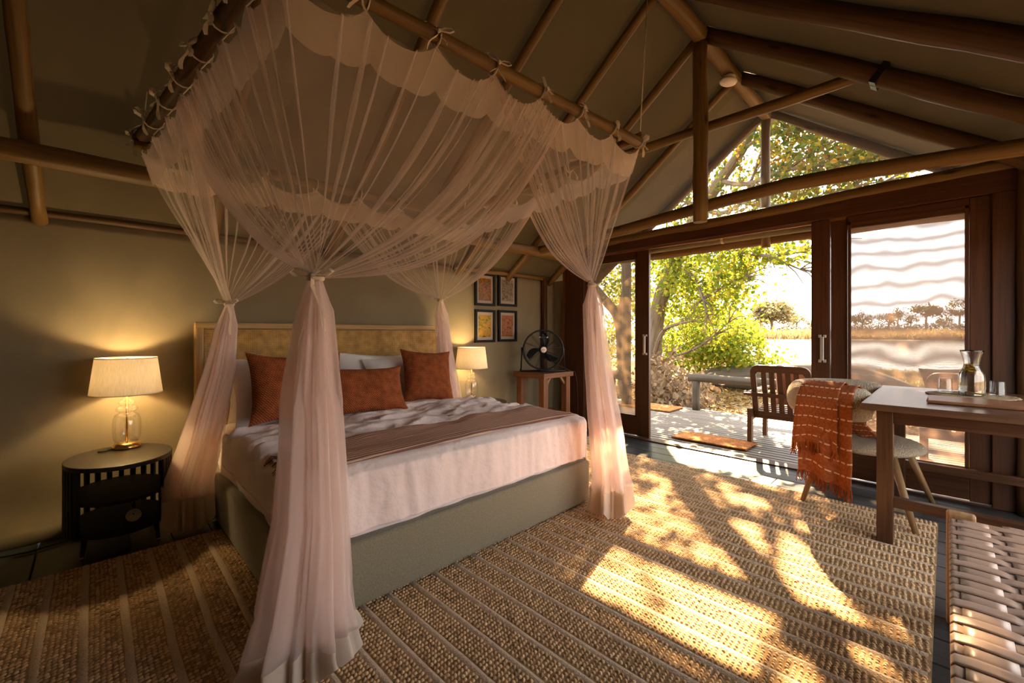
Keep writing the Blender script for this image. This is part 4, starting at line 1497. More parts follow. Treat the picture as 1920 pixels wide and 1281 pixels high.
def seatf(u, v):
    a = 2 * PI * u
    t = v * PI
    r = math.sin(t) ** .55
    ex, ey = .305, .315
    return (3.90 + math.cos(a) * ex * r, .40 + math.sin(a) * ey * r, .425 + .060 * (-math.cos(t)) * (1.0 if v > .5 else .75) + .004 * nz(a * 3, v * 5))


MB().grid(seatf, 48, 20, closed=True).build('seat', M['boucle'], ch)
path = [(3.615, .335), (3.61, .345), (3.605, .37), (3.60, .45), (3.605, .55), (3.64, .66), (3.71, .74), (3.80, .785), (3.91, .80), (4.02, .785), (4.11, .735), (4.17, .65), (4.20, .55), (4.205, .45), (4.20, .37), (4.195, .345), (4.19, .335)]
rad = [.05, .088, .108] + [.118] * 11 + [.108, .088, .05]
MB().tube([(x, y, .725) for x, y in path], rad, 20, True, flat=(1.0, .62)).build('backrest', M['boucle'], ch)
for (fx, fy, tx, ty) in ((3.61, .72, 3.70, .62), (3.49, .125, 3.65, .24), (4.215, .065, 4.11, .20), (4.24, .72, 4.12, .62)):
    MB().tube([(fx, fy, 0), (tx, ty, .40)], [.015, .024], 12).build('leg', M['ash'], ch)
for (x, y) in ((3.66, .63), (4.14, .63), (3.90, .74)):
    MB().tube([(x, y, .40), (x + (x - 3.9) * .05, y + .03, .66)], .02, 12).build('back_support', M['ash'], ch)

m_, N, L, out = new_mat('rust throw')
p = N.new('ShaderNodeBsdfPrincipled'); p.inputs['Roughness'].default_value = .95
vec = tex_coord(N, L, 'UV', (1, 1, 1))
sp = N.new('ShaderNodeSeparateXYZ'); L.new(vec, sp.inputs[0])


def math_n(op, a, bval=None, b=None):
    n_ = N.new('ShaderNodeMath'); n_.operation = op
    L.new(a, n_.inputs[0])
    if b is not None: L.new(b, n_.inputs[1])
    elif bval is not None: n_.inputs[1].default_value = bval
    return n_.outputs[0]


fr1 = math_n('FRACT', math_n('MULTIPLY', sp.outputs['Y'], 16.0))
ln = math_n('LESS_THAN', math_n('ABSOLUTE', math_n('SUBTRACT', fr1, .5)), .055)
fr2 = math_n('FRACT', math_n('MULTIPLY', sp.outputs['X'], 22.0))
ds = math_n('LESS_THAN', fr2, .68)
dash = math_n('MULTIPLY', ln, b=ds)
c, f = noise_ramp(N, L, vec, 60, 4, (.20, .048, .010, 1), (.42, .115, .025, 1))
mx = N.new('ShaderNodeMix'); mx.data_type = 'RGBA'
L.new(dash, mx.inputs[0]); L.new(c, mx.inputs[6]); mx.inputs[7].default_value = (.72, .50, .36, 1)
L.new(mx.outputs[2], p.inputs['Base Color'])
bp = N.new('ShaderNodeBump'); bp.inputs['Strength'].default_value = .5; bp.inputs['Distance'].default_value = .004
L.new(f, bp.inputs['Height']); L.new(bp.outputs[0], p.inputs['Normal'])
L.new(p.outputs[0], out.inputs[0])
M['throw'] = m_
M['throw_fringe'] = island_mat('rust throw fringe', [(0, (.18, .04, .008)), (1, (.46, .12, .025))])
th = empty('throw', (3.58, .6, .45), label='rust throw with dashed white lines and fringe over the boucle chair back', cat='throw')
A_, B_ = Vector((3.598, .405, 0)), Vector((3.665, .715, 0))
nrm_ = Vector((-.955, .30, 0)).normalized()


def throw_layer(zend, off, s0, s1, seed):
    Lv = [(-.075 - off, .60), (-.085 - off, .72), (-.06, .815 + off), (0.0, .850 + off), (.06, .820 + off), (.088 + off, .74), (.098 + off, .64)]

    def f(u, v):
        cc = A_.lerp(B_, s0 + (s1 - s0) * u)
        tot = .66 + .86 - zend
        d_ = v * tot
        # walk the profile then straight down
        prev = Lv[0]; acc = 0
        for q in Lv[1:]:
            l = math.hypot(q[0] - prev[0], q[1] - prev[1])
            if acc + l >= d_:
                t_ = (d_ - acc) / l
                o_, z = prev[0] + (q[0] - prev[0]) * t_, prev[1] + (q[1] - prev[1]) * t_
                break
            acc += l; prev = q
        else:
            z = max(prev[1] - (d_ - acc), zend); o_ = prev[0] + .035 * (prev[1] - z)
        hang = max(0, min(1, (.70 - z) / .3)) if o_ > 0 else 0
        o_ += hang * (.016 * math.sin(u * 13 + seed) + .020 * nz(u * 3, z * 3, seed))
        q_ = cc + nrm_ * o_
        along = (B_ - A_).normalized()
        q_ += along * (.03 * hang * (u - .4) + .015 * nz(z * 4, u, seed))
        zz = z - (hang * .03 * math.sin(u * 4 + seed) if zend < z + 1 else 0)
        return (q_.x, q_.y, zz + .004 * nz(u * 6, v * 10, seed))
    return f


for zend, off, s0, s1, seed, nm in ((.215, .006, -.02, .86, 1.0, 'under_layer'), (.43, .020, .20, .98, 2.6, 'upper_layer')):
    fn = throw_layer(zend, off, s0, s1, seed)
    MB().grid(fn, 30, 60, uvs=(.34, .95)).build(nm, M['throw'], th, solid=.005)
    fr_ = MB()
    for i in range(75):
        u = i / 74
        p0 = Vector(fn(u, 1.0)); l = random.uniform(.045, .085)
        fr_.tube([p0, p0 + Vector((random.uniform(-.008, .008), random.uniform(-.008, .008), -l * .5)), p0 + Vector((random.uniform(-.016, .016), random.uniform(-.016, .016), -l))], .0028, 4, False)
    tag(fr_.build('fringe', M['throw_fringe'], th), kind='stuff')


def inner(u, v):
    cc = A_.lerp(B_, .02 + .5 * u) - nrm_ * (.085 + .16 * v)
    z = .60 + (.492 - .60) * min(1, v * 1.7) + .012 * math.sin(u * 9) * v
    return (cc.x, cc.y - .07 * v, z)


MB().grid(inner, 20, 16, uvs=(.3, .3)).build('inner_end', M['throw'], th, solid=.012)

# ================================================================== woven bench
be = empty('bench', (1.75, -.25, 0), label='bench with woven tan leather straps on a wooden frame', cat='bench')
EX0, EX1, EY0, EY1, EZ = .95, 2.55, -.50, -.012, .445
for y in (EY0 + .018, EY1 - .018):
    MB().box(((EX0 + EX1) / 2, y, EZ - .028), (EX1 - EX0, .034, .042)).build('side_rail', M['bench_wood'], be, bevel=.008)
for x in (EX0 + .018, EX1 - .018):
    MB().box((x, (EY0 + EY1) / 2, EZ - .028), (.034, EY1 - EY0, .042)).build('end_rail', M['bench_wood'], be, bevel=.008)
    for y in (EY0 + .03, EY1 - .03):
        MB().box((x, y, (EZ + .022) / 2), (.046, .085 if y > -.1 else .06, EZ + .022)).build('leg', M['bench_wood'], be, bevel=.010)
NX, NY = 30, 4
px0, px1 = EX0 + .05, EX1 - .05
PX = (px1 - px0) / NX; PY = (EY1 - EY0) / NY
for i in range(NX):
    xc = px0 + (i + .5) * PX

    def cross(u, v, xc=xc, i=i):
        # path: down the inside of one rail, over it, across weaving, over the other
        x = xc + (u - .5) * (PX - .004)
        if v < .08: return (x, EY1 + .004, EZ - .055 + v / .08 * .050)
        if v > .92: return (x, EY0 - .004, EZ - .005 - (v - .92) / .08 * .050)
        t = (v - .08) / .84
        y = EY1 + .003 - (EY1 - EY0 + .006) * t
        k = t * NY
        ph = math.cos(PI * (k - .5)) if False else math.sin(PI * (k + .0)) * (1 if (int(k) + i) % 2 == 0 else -1) * (1 if int(k) % 2 == 0 else 1)
        ph = abs(math.sin(PI * k)) ** .5 * (1 if (int(k) + i) % 2 == 0 else -1)
        ed = .0012 * (1 - (2 * u - 1) ** 2)
        edge = min(1, min(t, 1 - t) * 14)
        return (x, y, EZ + .001 + .0042 * ph * edge + ed)
    MB().grid(cross, 4, 90).build('strap', M['leather'], be, solid=.0022)
for j in range(NY):
    yc = EY1 - (j + .5) * PY

    def along_(u, v, yc=yc, j=j):
        y = yc + (u - .5) * PY * .70
        x = px0 - .02 + (px1 - px0 + .04) * v
        k = (x - px0) / PX
        ki = int(math.floor(k))
        ph = abs(math.sin(PI * k)) ** .5 * (-1 if (ki + j) % 2 == 0 else 1)
        return (x, y, EZ + .001 + .0042 * ph + .001 * (1 - (2 * u - 1) ** 2))
    MB().grid(along_, 4, 240).build('strap', M['leather'], be, solid=.0022)

# ================================================================== smoke detector on the ridge
sdl = empty('smoke_detector', (4.05, RY, 3.44), label='white round smoke detector under the ridge beam', cat='smoke detector')
cdet = Vector((4.05, RY - .005, 3.455))
RD = Matrix.Rotation(.22, 3, 'X')
MB().lathe([(.001, -.034), (.045, -.034), (.066, -.022), (.075, -.004), (.072, .006), (.001, .006)], c=cdet, n=36, M=RD).build('body', M['detector'], sdl)
MB().lathe([(.055, .006), (.058, .03), (.05, .045), (.001, .045)], c=cdet, n=30, M=RD).build('mount', M['detector'], sdl)
MB().lathe([(.020, -.0352), (.022, -.0358), (.024, -.0345)], c=cdet + Vector((.02, -.01, 0)), n=20, M=RD).build('test_button', M['rug_stripe'], sdl)

# ================================================================== veranda furniture
def look(x, y, X):
    """point at depth X on the sight line towards picture point (x, y)"""
    l = (x - 960) / 800.0; v = (625 - y) / 800.0
    ca, sa = math.cos(math.radians(45.5)), math.sin(math.radians(45.5))
    r = Vector((ca + l * sa, sa - l * ca, v))
    return Vector((0, 0, 1.2)) + r * (X / r.x)


def deck_chair(loc, label):
    """faces +X; local origin on the deck under the seat centre"""
    e = empty('deck_chair', loc, label=label, cat='chair', group='slatted deck chairs')
    w2 = .285
    lean = math.radians(14)
    Rl = Matrix.Rotation(-lean, 3, 'Y')
    piv = Vector((-.20, 0, .34))

    def on(y, h, d=0.0):                      # point on the leaning back plane
        return piv + Rl @ Vector((d, y, h))
    # back frame: top rail with rounded corners
    pts = []
    r = .085
    for a in range(0, 91, 15): pts.append((w2 - r + r * math.cos(math.radians(a)), .58 - r + r * math.sin(math.radians(a))))
    for a in range(90, 181, 15): pts.append((-w2 + r + r * math.cos(math.radians(a)), .58 - r + r * math.sin(math.radians(a))))
    pts += [(-w2, .47), (-w2 + .055, .47), (-w2 + .075, .50), (w2 - .075, .50), (w2 - .055, .47), (w2, .47)]
    M4 = Matrix.Translation(piv) @ (Rl.to_4x4()) @ Matrix(((0, 0, 1, 0), (1, 0, 0, 0), (0, 1, 0, 0), (0, 0, 0, 1)))
    MB().prism(pts, -.016, .016, M4).build('top_rail', M['teak'], e, world=False, bevel=.004)
    for sg in (-1, 1):
        MB().bar(on(sg * (w2 - .028), -.04), on(sg * (w2 - .028), .475), .056, .032, up=Rl @ Vector((1, 0, 0))).build('stile', M['teak'], e, world=False, bevel=.003)
    MB().bar(on(-w2, 0), on(w2, 0), .032, .085, up=Rl @ Vector((0, 0, 1))).build('bottom_rail', M['teak'], e, world=False, bevel=.003)
    for k in range(5):
        y = (k - 2) * .0765
        MB().bar(on(y, .03), on(y, .505), .050, .018, up=Rl @ Vector((1, 0, 0))).build('back_slat', M['teak'], e, world=False, bevel=.002)
    MB().bar(on(-w2 - .045, .245, -.03), on(w2 + .045, .245, -.03), .022, .045, up=Rl @ Vector((0, 0, 1))).build('back_batten', M['teak'], e, world=False, bevel=.003)
    for sg in (-1, 1):
        y = sg * (w2 + .022)
        MB().box((-.245, y, .20), (.065, .045, .40)).build('leg', M['teak'], e, world=False, bevel=.003)
        MB().box((.33, y, .285), (.065, .045, .57)).build('leg', M['teak'], e, world=False, bevel=.003)
        MB().bar((-.36, y, .575), (.41, y, .595), .075, .026).build('arm', M['teak'], e, world=False, bevel=.005)
        MB().bar((-.25, y, .30), (.36, y, .36), .028, .085).build('side_rail', M['teak'], e, world=False, bevel=.003)
    for k in range(6):
        x = -.16 + k * .088
        MB().box((x, 0, .345 + k * .008), (.072, 2 * w2 - .01, .020)).build('seat_slat', M['teak'], e, world=False, bevel=.002)
    return e


dc1 = deck_chair((5.56, 1.25, -.05), 'wooden slat-back chair on the deck seen through the open doorway')
dc2 = deck_chair((5.62, -.16, -.05), 'wooden slat-back chair on the deck behind the rippled screen')
place_pillow('chair_cushion', .44, .46, .12, (5.42, 1.12, .62), PI / 2 + .05, -.22, M['rust_cushion'], 'terracotta cushion leaning in the deck chair seen through the open doorway', 'cushion', 'deck chair cushions', 0, 21)
place_pillow('chair_cushion', .46, .50, .12, (5.47, -.08, .66), PI / 2 - .1, -.22, M['tan_cushion'], 'tan cushion leaning in the deck chair behind the rippled screen', 'cushion', 'deck chair cushions', 0, 22, .12)


def doormat(x0, x1, y0, y1, label, sk=0.0):
    def f(u, v):
        return (x0 + (x1 - x0) * u + sk * v, y0 + (y1 - y0) * v, -.030 + .006 * nz(u * 20, v * 30) + .004 * nz(u * 50, v * 70))
    mb = MB().grid(f, 40, 70)
    return tag(mb.build('doormat', M['coir'], solid=.014), label, 'doormat', 'coir doormats on the deck')


doormat(4.90, 5.30, 1.48, 2.29, 'rust coir doormat lying just outside the open doorway')
doormat(6.45, 6.98, 3.05, 3.95, 'smaller coir mat at the outer edge of the deck')

lb = empty('log_bench', (7.03, 1.2, -.05), label='low log rail on round posts along the deck edge', cat='log bench')
MB().log((7.03, 2.98, .475), (7.05, -1.5, .455), .068, .062, seed=41, n=14).build('rail', M['weathered'], lb)
for y in (2.86, 1.05, -.7):
    MB().log((7.03, y, -.05), (7.03, y, .42), .060, seed=42 + y, n=12).build('post', M['weathered'], lb)
lb2 = empty('log_bench', (6.5, 4.2, -.05), label='short log rail beside the tall veranda post behind the fine screen', cat='log bench')
MB().log((6.15, 3.72, .50), (7.0, 4.9, .49), .075, seed=51, n=14).build('rail', M['weathered'], lb2)
for t in (.25, .85):
    MB().log((6.15 + .85 * t, 3.72 + 1.18 * t, -.05), (6.15 + .85 * t, 3.72 + 1.18 * t, .44), .055, seed=52 + t).build('post', M['weathered'], lb2)
vp = MB().log((6.62, 3.90, -.05), (6.62, 3.90, 2.6), .085, .075, seed=55, n=14).build('veranda_post', M['weathered'])
tag(vp, 'tall peeled veranda post seen through the fine door screen', 'post')
rb = empty('roller_blind', (XG + .12, 1.6, 2.12), label='rolled canvas blind hanging above the doorway outside', cat='blind')
MB().tube([(XG + .12, 3.1, 2.15), (XG + .12, -.25, 2.15)], .034, 14).build('roll', M['canvas_wall'], rb)
for y in (2.6, 1.6, .6):
    MB().lathe([(.036, -.012), (.038, 0), (.036, .012)], c=(XG + .12, y, 2.15), n=16, M=Matrix(((1, 0, 0), (0, 0, 1), (0, -1, 0)))).build('strap', M['ribbon'], rb)

# ================================================================== land and water
M['ground'] = mat('dry sandy ground', (0.18, 0.129, 0.069), .95, .35, .9, bump=.6, bscale=14, bdist=.05, detail=8, col2=(0.204, 0.15, 0.072))
M['bank'] = mat('far sandy bank', (0.24, 0.186, 0.114), .95, .2, .15, stretch=(1, 1, 1))


def ground_f(u, v):
    x = -30 + 53.5 * u
    y = -40 + 85 * v
    z = -.34 + .05 * nz(x * .35, y * .35, 4) - .13 * max(0, (x - 20.5) / 3.0) ** 1.5
    return (x, y, z)


g_ = MB().grid(ground_f, 120, 140).build('ground', M['ground'])
tag(g_, 'dry sandy ground between the deck and the water', 'ground', kind='structure')
m_, N, L, out = new_mat('river water')
p = N.new('ShaderNodeBsdfPrincipled'); p.inputs['Base Color'].default_value = (.10, .12, .11, 1); p.inputs['Roughness'].default_value = .08
p.inputs['Specular IOR Level'].default_value = .8
vec = tex_coord(N, L, 'Object', (.5, 2.2, 1))
nt = N.new('ShaderNodeTexNoise'); nt.inputs['Scale'].default_value = 1.6; nt.inputs['Detail'].default_value = 4
L.new(vec, nt.inputs[0])
bp = N.new('ShaderNodeBump'); bp.inputs['Strength'].default_value = .9; bp.inputs['Distance'].default_value = .16
L.new(nt.outputs[0], bp.inputs['Height']); L.new(bp.outputs[0], p.inputs['Normal']); L.new(p.outputs[0], out.inputs[0])


def water_f(u, v):
    return (21.5 + 112 * u, -80 + 300 * v, -.42)


w_ = MB().grid(water_f, 4, 4).build('river', m_)
tag(w_, 'pale sunlit river beyond the grassy bank', 'river', kind='structure')


def bank_f(u, v):
    x = 128 + 260 * u
    y = -160 + 520 * v
    z = -.5 + 2.3 * min(1, (x - 128) / 45) + .25 * nz(x * .05, y * .05)
    return (x, y, z)


b_ = MB().grid(bank_f, 40, 50).build('far_bank', M['bank'])
tag(b_, 'far sandy river bank with dry grass', 'bank', kind='structure')


# ---- leaves, blades
def leaf_cloud(P, size, rng, droop=.4):
    """P (n,3) leaf centres -> folded leaf blades, 6 corners and 2 faces each"""
    n = len(P)
    ax = rng.normal(size=(n, 3)); ax[:, 2] -= droop
    ax /= np.linalg.norm(ax, axis=1)[:, None]
    tmp = rng.normal(size=(n, 3))
    sd_ = np.cross(ax, tmp); sd_ /= np.linalg.norm(sd_, axis=1)[:, None]
    nm_ = np.cross(ax, sd_)
    l = size * rng.uniform(.7, 1.25, n)
    w = l * rng.uniform(.62, .85, n) * .5
    V = np.zeros((n, 6, 3))
    a, s, q = ax * l[:, None], sd_ * w[:, None], nm_ * (w * .35)[:, None]
    V[:, 0] = P - a * .5
    V[:, 1] = P - a * .12 + s + q
    V[:, 2] = P + a * .22 + s * .72 + q * .8
    V[:, 3] = P + a * .55
    V[:, 4] = P + a * .22 - s * .72 + q * .8
    V[:, 5] = P - a * .12 - s + q
    F = np.array([(0, 1, 2, 3), (0, 3, 4, 5)])[None] + (np.arange(n) * 6)[:, None, None]
    return V.reshape(-1, 3), F.reshape(-1, 4)


SUNLIT = [[(2.89, 1.06), (3.16, 0.85), (2.36, 0.64), (1.92, 0.54), (2.05, 0.7), (2.42, 0.87)],
          [(1.67, 0.82), (2.2, 0.83), (2.01, 0.59), (1.62, 0.46), (1.47, 0.61), (1.53, 0.76)],
          [(3.06, 0.73), (3.19, 0.6), (2.84, 0.45), (2.47, 0.3), (1.95, 0.13), (1.81, 0.27), (2.01, 0.45), (2.42, 0.58)],
          [(3.38, 1.16), (3.47, 0.86), (3.24, 0.81), (3.16, 1.06)], [(1.65, 1.31), (1.84, 1.22), (1.83, 0.98), (1.65, 1.04)],
          [(2.84, 1.62), (3.07, 1.51), (2.76, 1.3), (2.68, 1.51)], [(4.25, 2.03), (4.44, 1.62), (4.39, 1.18), (4.02, 1.16), (3.87, 1.8)]]


def in_poly(x, y, poly):
    ins = np.zeros(len(x), bool)
    j = len(poly) - 1
    for i in range(len(poly)):
        xi, yi = poly[i]; xj, yj = poly[j]
        c_ = ((yi > y) != (yj > y)) & (x < (xj - xi) * (y - yi) / (yj - yi + 1e-12) + xi)
        ins ^= c_
        j = i
    return ins


def thin_out(P, rng, keep=.03):
    """gaps in the crown through which the morning sun reaches the rug"""
    s = np.array(SUN)
    Fp = P - s[None] * (P[:, 2] / s[2])[:, None]
    m = np.zeros(len(P), bool)
    for poly in SUNLIT:
        m |= in_poly(Fp[:, 0], Fp[:, 1], poly)
    return P[~m | (rng.random(len(P)) < keep)]


M['leaf'] = island_mat('tree leaf', [(0, (0.0372, 0.06324, 0.00744)), (.35, (0.0744, 0.1004, 0.0093)), (.62, (0.134, 0.134, 0.01116)), (.80, (0.2046, 0.1562, 0.01302)), (.93, (0.2306, 0.1116, 0.01116)), (1, (0.1562, 0.0558, 0.01116))], .5, .58)
M['leaf_lime'] = island_mat('lime leaf', [(0, (0.0868, 0.1487, 0.0124)), (.4, (0.186, 0.2356, 0.01736)), (.75, (0.31, 0.31, 0.0279)), (1, (0.4216, 0.3347, 0.0372))], .5, .60)
M['dry_leaf'] = island_mat('dry leaf', [(0, (0.119, 0.06944, 0.03224)), (.5, (0.2083, 0.1389, 0.0744)), (1, (0.2778, 0.2034, 0.129))], .8, .3)
M['litter'] = island_mat('leaf litter', [(0, (0.1091, 0.0496, 0.01488)), (.4, (0.2083, 0.1091, 0.02976)), (.8, (0.2778, 0.1686, 0.0496)), (1, (0.1488, 0.129, 0.04464))], .8, .2)
M['grass'] = island_mat('dry grass', [(0, (0.0992, 0.093, 0.0279)), (.5, (0.186, 0.155, 0.0558)), (1, (0.2852, 0.2232, 0.1054))], .8, .35)
M['reed'] = island_mat('dry reed', [(0, (0.2108, 0.1364, 0.0496)), (.6, (0.3224, 0.2232, 0.093)), (1, (0.3844, 0.2976, 0.155))], .8, .35)
M['far_leaf'] = island_mat('far foliage', [(0, (0.0806, 0.0775, 0.0372)), (.6, (0.1302, 0.1178, 0.0589)), (1, (0.2046, 0.1674, 0.0806))], .7, .45)
M['far_leaf_gold'] = island_mat('far golden foliage', [(0, (0.1364, 0.1178, 0.0496)), (.6, (0.2232, 0.1798, 0.0744)), (1, (0.31, 0.248, 0.1178))], .7, .5)
rng = np.random.default_rng(11)


def limb(mb, pts, r0, r1, seed=0.0, n=10):
    m = len(pts)
    # smooth the hand-placed points
    P = [Vector(p) for p in pts]
    out_, rr = [], []
    for i in range(m - 1):
        a, b = P[max(i - 1, 0)], P[i]; c_, d_ = P[i + 1], P[min(i + 2, m - 1)]
        for k in range(5):
            t = k / 5
            q = .5 * ((2 * b) + (c_ - a) * t + (2 * a - 5 * b + 4 * c_ - d_) * t * t + (3 * b - a - 3 * c_ + d_) * t ** 3)
            out_.append(q); rr.append(r0 + (r1 - r0) * (i + t) / (m - 1))
    out_.append(P[-1]); rr.append(r1)
    mb.tube(out_, rr, n, True, .22, seed)


def twigs(mb, starts, rnd, n_each=3, L_=.7):
    for (p, d) in starts:
        for _ in range(n_each):
            v = (Vector(d).normalized() + Vector((rnd.uniform(-.7, .7), rnd.uniform(-.7, .7), rnd.uniform(-.5, .7)))).normalized()
            l = L_ * rnd.uniform(.5, 1.2)
            p0 = Vector(p)
            mb.tube([p0, p0 + v * l * .5 + Vector((0, 0, .03)), p0 + v * l + Vector((0, 0, -.06))], [.014, .009, .004], 5, False)


# near tree, right outside the doorway
tree1 = empty('leafy_tree', look(1225, 690, 9.8) * 1.0, label='sunlit yellow-green tree filling the doorway beyond the deck', cat='tree')
tree1.location.z = -.36
mb = MB()
trunk = [(1216, 790, 9.8), (1222, 690, 9.8), (1228, 620, 9.7), (1240, 555, 9.6), (1262, 500, 9.4), (1288, 440, 9.2), (1318, 390, 9.0), (1350, 340, 8.8), (1392, 280, 8.6), (1410, 230, 8.5), (1420, 150, 8.4)]
limb(mb, [look(*p) for p in trunk], .23, .05, 1, 14)
mb.build('trunk', M['bark'], tree1)
brs = [
    ([(1262, 500, 9.4), (1285, 505, 9.1), (1305, 530, 8.9), (1318, 560, 8.7), (1326, 590, 8.6)], .065, .02),
    ([(1288, 450, 9.2), (1330, 460, 8.9), (1380, 470, 8.6), (1440, 480, 8.4), (1500, 472, 8.3), (1528, 462, 8.2)], .055, .012),
    ([(1440, 478, 8.4), (1470, 492, 8.3), (1500, 505, 8.25), (1520, 510, 8.2)], .022, .006),
    ([(1222, 690, 9.8), (1232, 650, 9.4), (1245, 620, 9.2), (1270, 608, 9.0), (1300, 602, 8.8)], .07, .02),
    ([(1222, 700, 9.8), (1255, 672, 9.5), (1290, 660, 9.2), (1320, 645, 9.1)], .05, .012),
    ([(1318, 560, 8.8), (1345, 545, 8.6), (1365, 530, 8.5), (1395, 520, 8.4)], .03, .008),
    ([(1316, 647, 8.9), (1340, 628, 8.8), (1366, 605, 8.7)], .025, .006),
    ([(1318, 390, 9.0), (1350, 400, 8.8), (1390, 380, 8.6), (1412, 330, 8.5), (1428, 280, 8.4)], .05, .015),
    ([(1350, 340, 8.8), (1400, 345, 8.5), (1470, 320, 8.2), (1540, 310, 8.0), (1610, 300, 7.9), (1680, 296, 7.8)], .05, .010),
    ([(1470, 320, 8.2), (1520, 290, 8.1), (1570, 262, 8.0), (1640, 250, 7.9)], .028, .008),
    ([(1390, 380, 8.6), (1450, 385, 8.3), (1530, 375, 8.1), (1600, 350, 8.0), (1660, 340, 7.9)], .03, .008),
    ([(1392, 280, 8.6), (1440, 250, 8.3), (1500, 225, 8.1), (1560, 190, 8.0)], .035, .010),
    ([(1318, 390, 9.0), (1290, 380, 9.1), (1262, 400, 9.2)], .04, .012),
    ([(1262, 500, 9.4), (1235, 480, 9.6), (1200, 470, 9.8)], .06, .02),
]
rnd = random.Random(5)
for i, (pp, r0, r1) in enumerate(brs):
    mb = MB()
    pts = [look(*p) for p in pp]
    limb(mb, pts, r0, r1, 3 + i, 9)
    twigs(mb, [(pts[k], pts[min(k + 1, len(pts) - 1)] - pts[k - 1]) for k in range(1, len(pts))], rnd, 4, .55)
    mb.build('branch', M['bark'], tree1)


def cloud(regions, rng, dens=.85):
    """regions: (x, y, rx, ry, X0, X1, n) -> points scattered in clumps"""
    out_ = []
    for (x, y, rx, ry, X0, X1, n) in regions:
        nc = max(3, int(n * dens) // 26)
        a = rng.uniform(0, 2 * PI, nc); q = np.sqrt(rng.random(nc))
        cx, cy = x + rx * q * np.cos(a), y + ry * q * np.sin(a)
        cX = rng.uniform(X0, X1, nc)
        for k in range(nc):
            c_ = np.array(look(cx[k], cy[k], cX[k]))
            out_.append(c_ + rng.normal(0, 1, (26, 3)) * np.array([.20, .20, .15]))
    return np.concatenate(out_)


reg_top = [(1370, 300, 95, 95, 8.0, 10.5, 900), (1470, 290, 90, 75, 7.6, 9.6, 1250), (1560, 300, 80, 50, 7.6, 9.0, 800), (1640, 305, 60, 32, 7.6, 8.6, 300),
           (1300, 390, 70, 50, 8.5, 10.5, 500), (1430, 380, 120, 30, 8.0, 9.5, 620), (1480, 235, 50, 40, 7.8, 9.0, 400), (1560, 365, 60, 22, 7.8, 8.6, 160), (1400, 180, 160, 70, 8.0, 10.5, 1000),
           (1260, 300, 90, 90, 8.6, 10.8, 700), (1640, 280, 50, 25, 7.7, 8.4, 120), (1500, 165, 150, 45, 7.8, 9.5, 1300), (1620, 215, 90, 40, 7.6, 8.8, 800)]  # last clumps added above the view to keep sun off the bench
reg_mid = [(1265, 490, 55, 60, 8.6, 11.5, 900), (1330, 490, 75, 45, 8.4, 10.5, 900), (1400, 475, 50, 22, 8.2, 9.2, 330), (1450, 470, 40, 16, 8.1, 8.8, 110), (1505, 470, 26, 14, 8.1, 8.4, 70),
           (1380, 520, 38, 28, 8.3, 9.2, 300), (1280, 560, 70, 50, 8.8, 11.5, 900), (1345, 570, 60, 40, 8.6, 11.0, 650)]
Pt = thin_out(cloud(reg_top, rng, 1.3), rng)
V, F = leaf_cloud(Pt, .088, rng)
tag(npmesh('crown', V - np.array(tree1.location), F, M['leaf'], tree1), kind='stuff')
Pm = thin_out(cloud(reg_mid, rng, 1.5), rng)
V, F = leaf_cloud(Pm, .095, rng)
tag(npmesh('lower_foliage', V - np.array(tree1.location), F, M['leaf_lime'], tree1), kind='stuff')

# bright shrub behind the tree
sh = empty('shrub', look(1310, 700, 13.5), label='bright lime shrub below the tree beside the fallen trunk', cat='shrub')
sh.location.z = -.36
mb = MB()
for k in range(9):
    p0 = Vector((sh.location.x + rnd.uniform(-.5, .5), sh.location.y + rnd.uniform(-.5, .5), -.38))
    p1 = look(rnd.uniform(1240, 1410), rnd.uniform(600, 650), rnd.uniform(12.5, 14.5))
    limb(mb, [p0, p0.lerp(p1, .5) + Vector((0, 0, .25)), p1], .035, .008, k, 6)
mb.build('stems', M['bark'], sh)
reg_low = [(1280, 620, 60, 50, 11.5, 14.5, 1500), (1345, 620, 60, 50, 11.5, 14.5, 1600), (1385, 650, 38, 38, 11.5, 14.0, 700), (1420, 678, 40, 14, 11.8, 13.5, 300), (1260, 670, 40, 25, 11.5, 14, 500), (1330, 665, 60, 20, 11.5, 13.5, 700)]
Pl = cloud(reg_low, rng, 1.4)
V, F = leaf_cloud(Pl, .115, rng)
tag(npmesh('foliage', V - np.array(sh.location), F, M['leaf_lime'], sh), kind='stuff')

# tree seen through the fine screen
tree2 = empty('leafy_tree', look(1150, 700, 9.0), label='forked tree behind the fine-mesh screen door', cat='tree')
tree2.location.z = -.36
mb = MB(); limb(mb, [look(1172, 790, 9.4), look(1168, 680, 9.4), look(1160, 600, 9.2), look(1128, 555, 9.0), look(1100, 520, 8.8), look(1060, 470, 8.6)], .17, .06, 9, 12); mb.build('trunk', M['bark'], tree2)
mb = MB(); limb(mb, [look(1160, 600, 9.2), look(1172, 540, 9.2), look(1180, 470, 9.2), look(1185, 380, 9.1)], .09, .03, 12, 9); mb.build('branch', M['bark'], tree2)
Pq = cloud([(1130, 520, 60, 40, 9, 12, 900), (1160, 600, 50, 70, 9.5, 13, 1100), (1120, 660, 60, 50, 9.5, 13, 900), (1190, 520, 40, 50, 9, 11, 500)], rng)
V, F = leaf_cloud(Pq, .10, rng)
tag(npmesh('crown', V - np.array(tree2.location), F, M['leaf_lime'], tree2), kind='stuff')

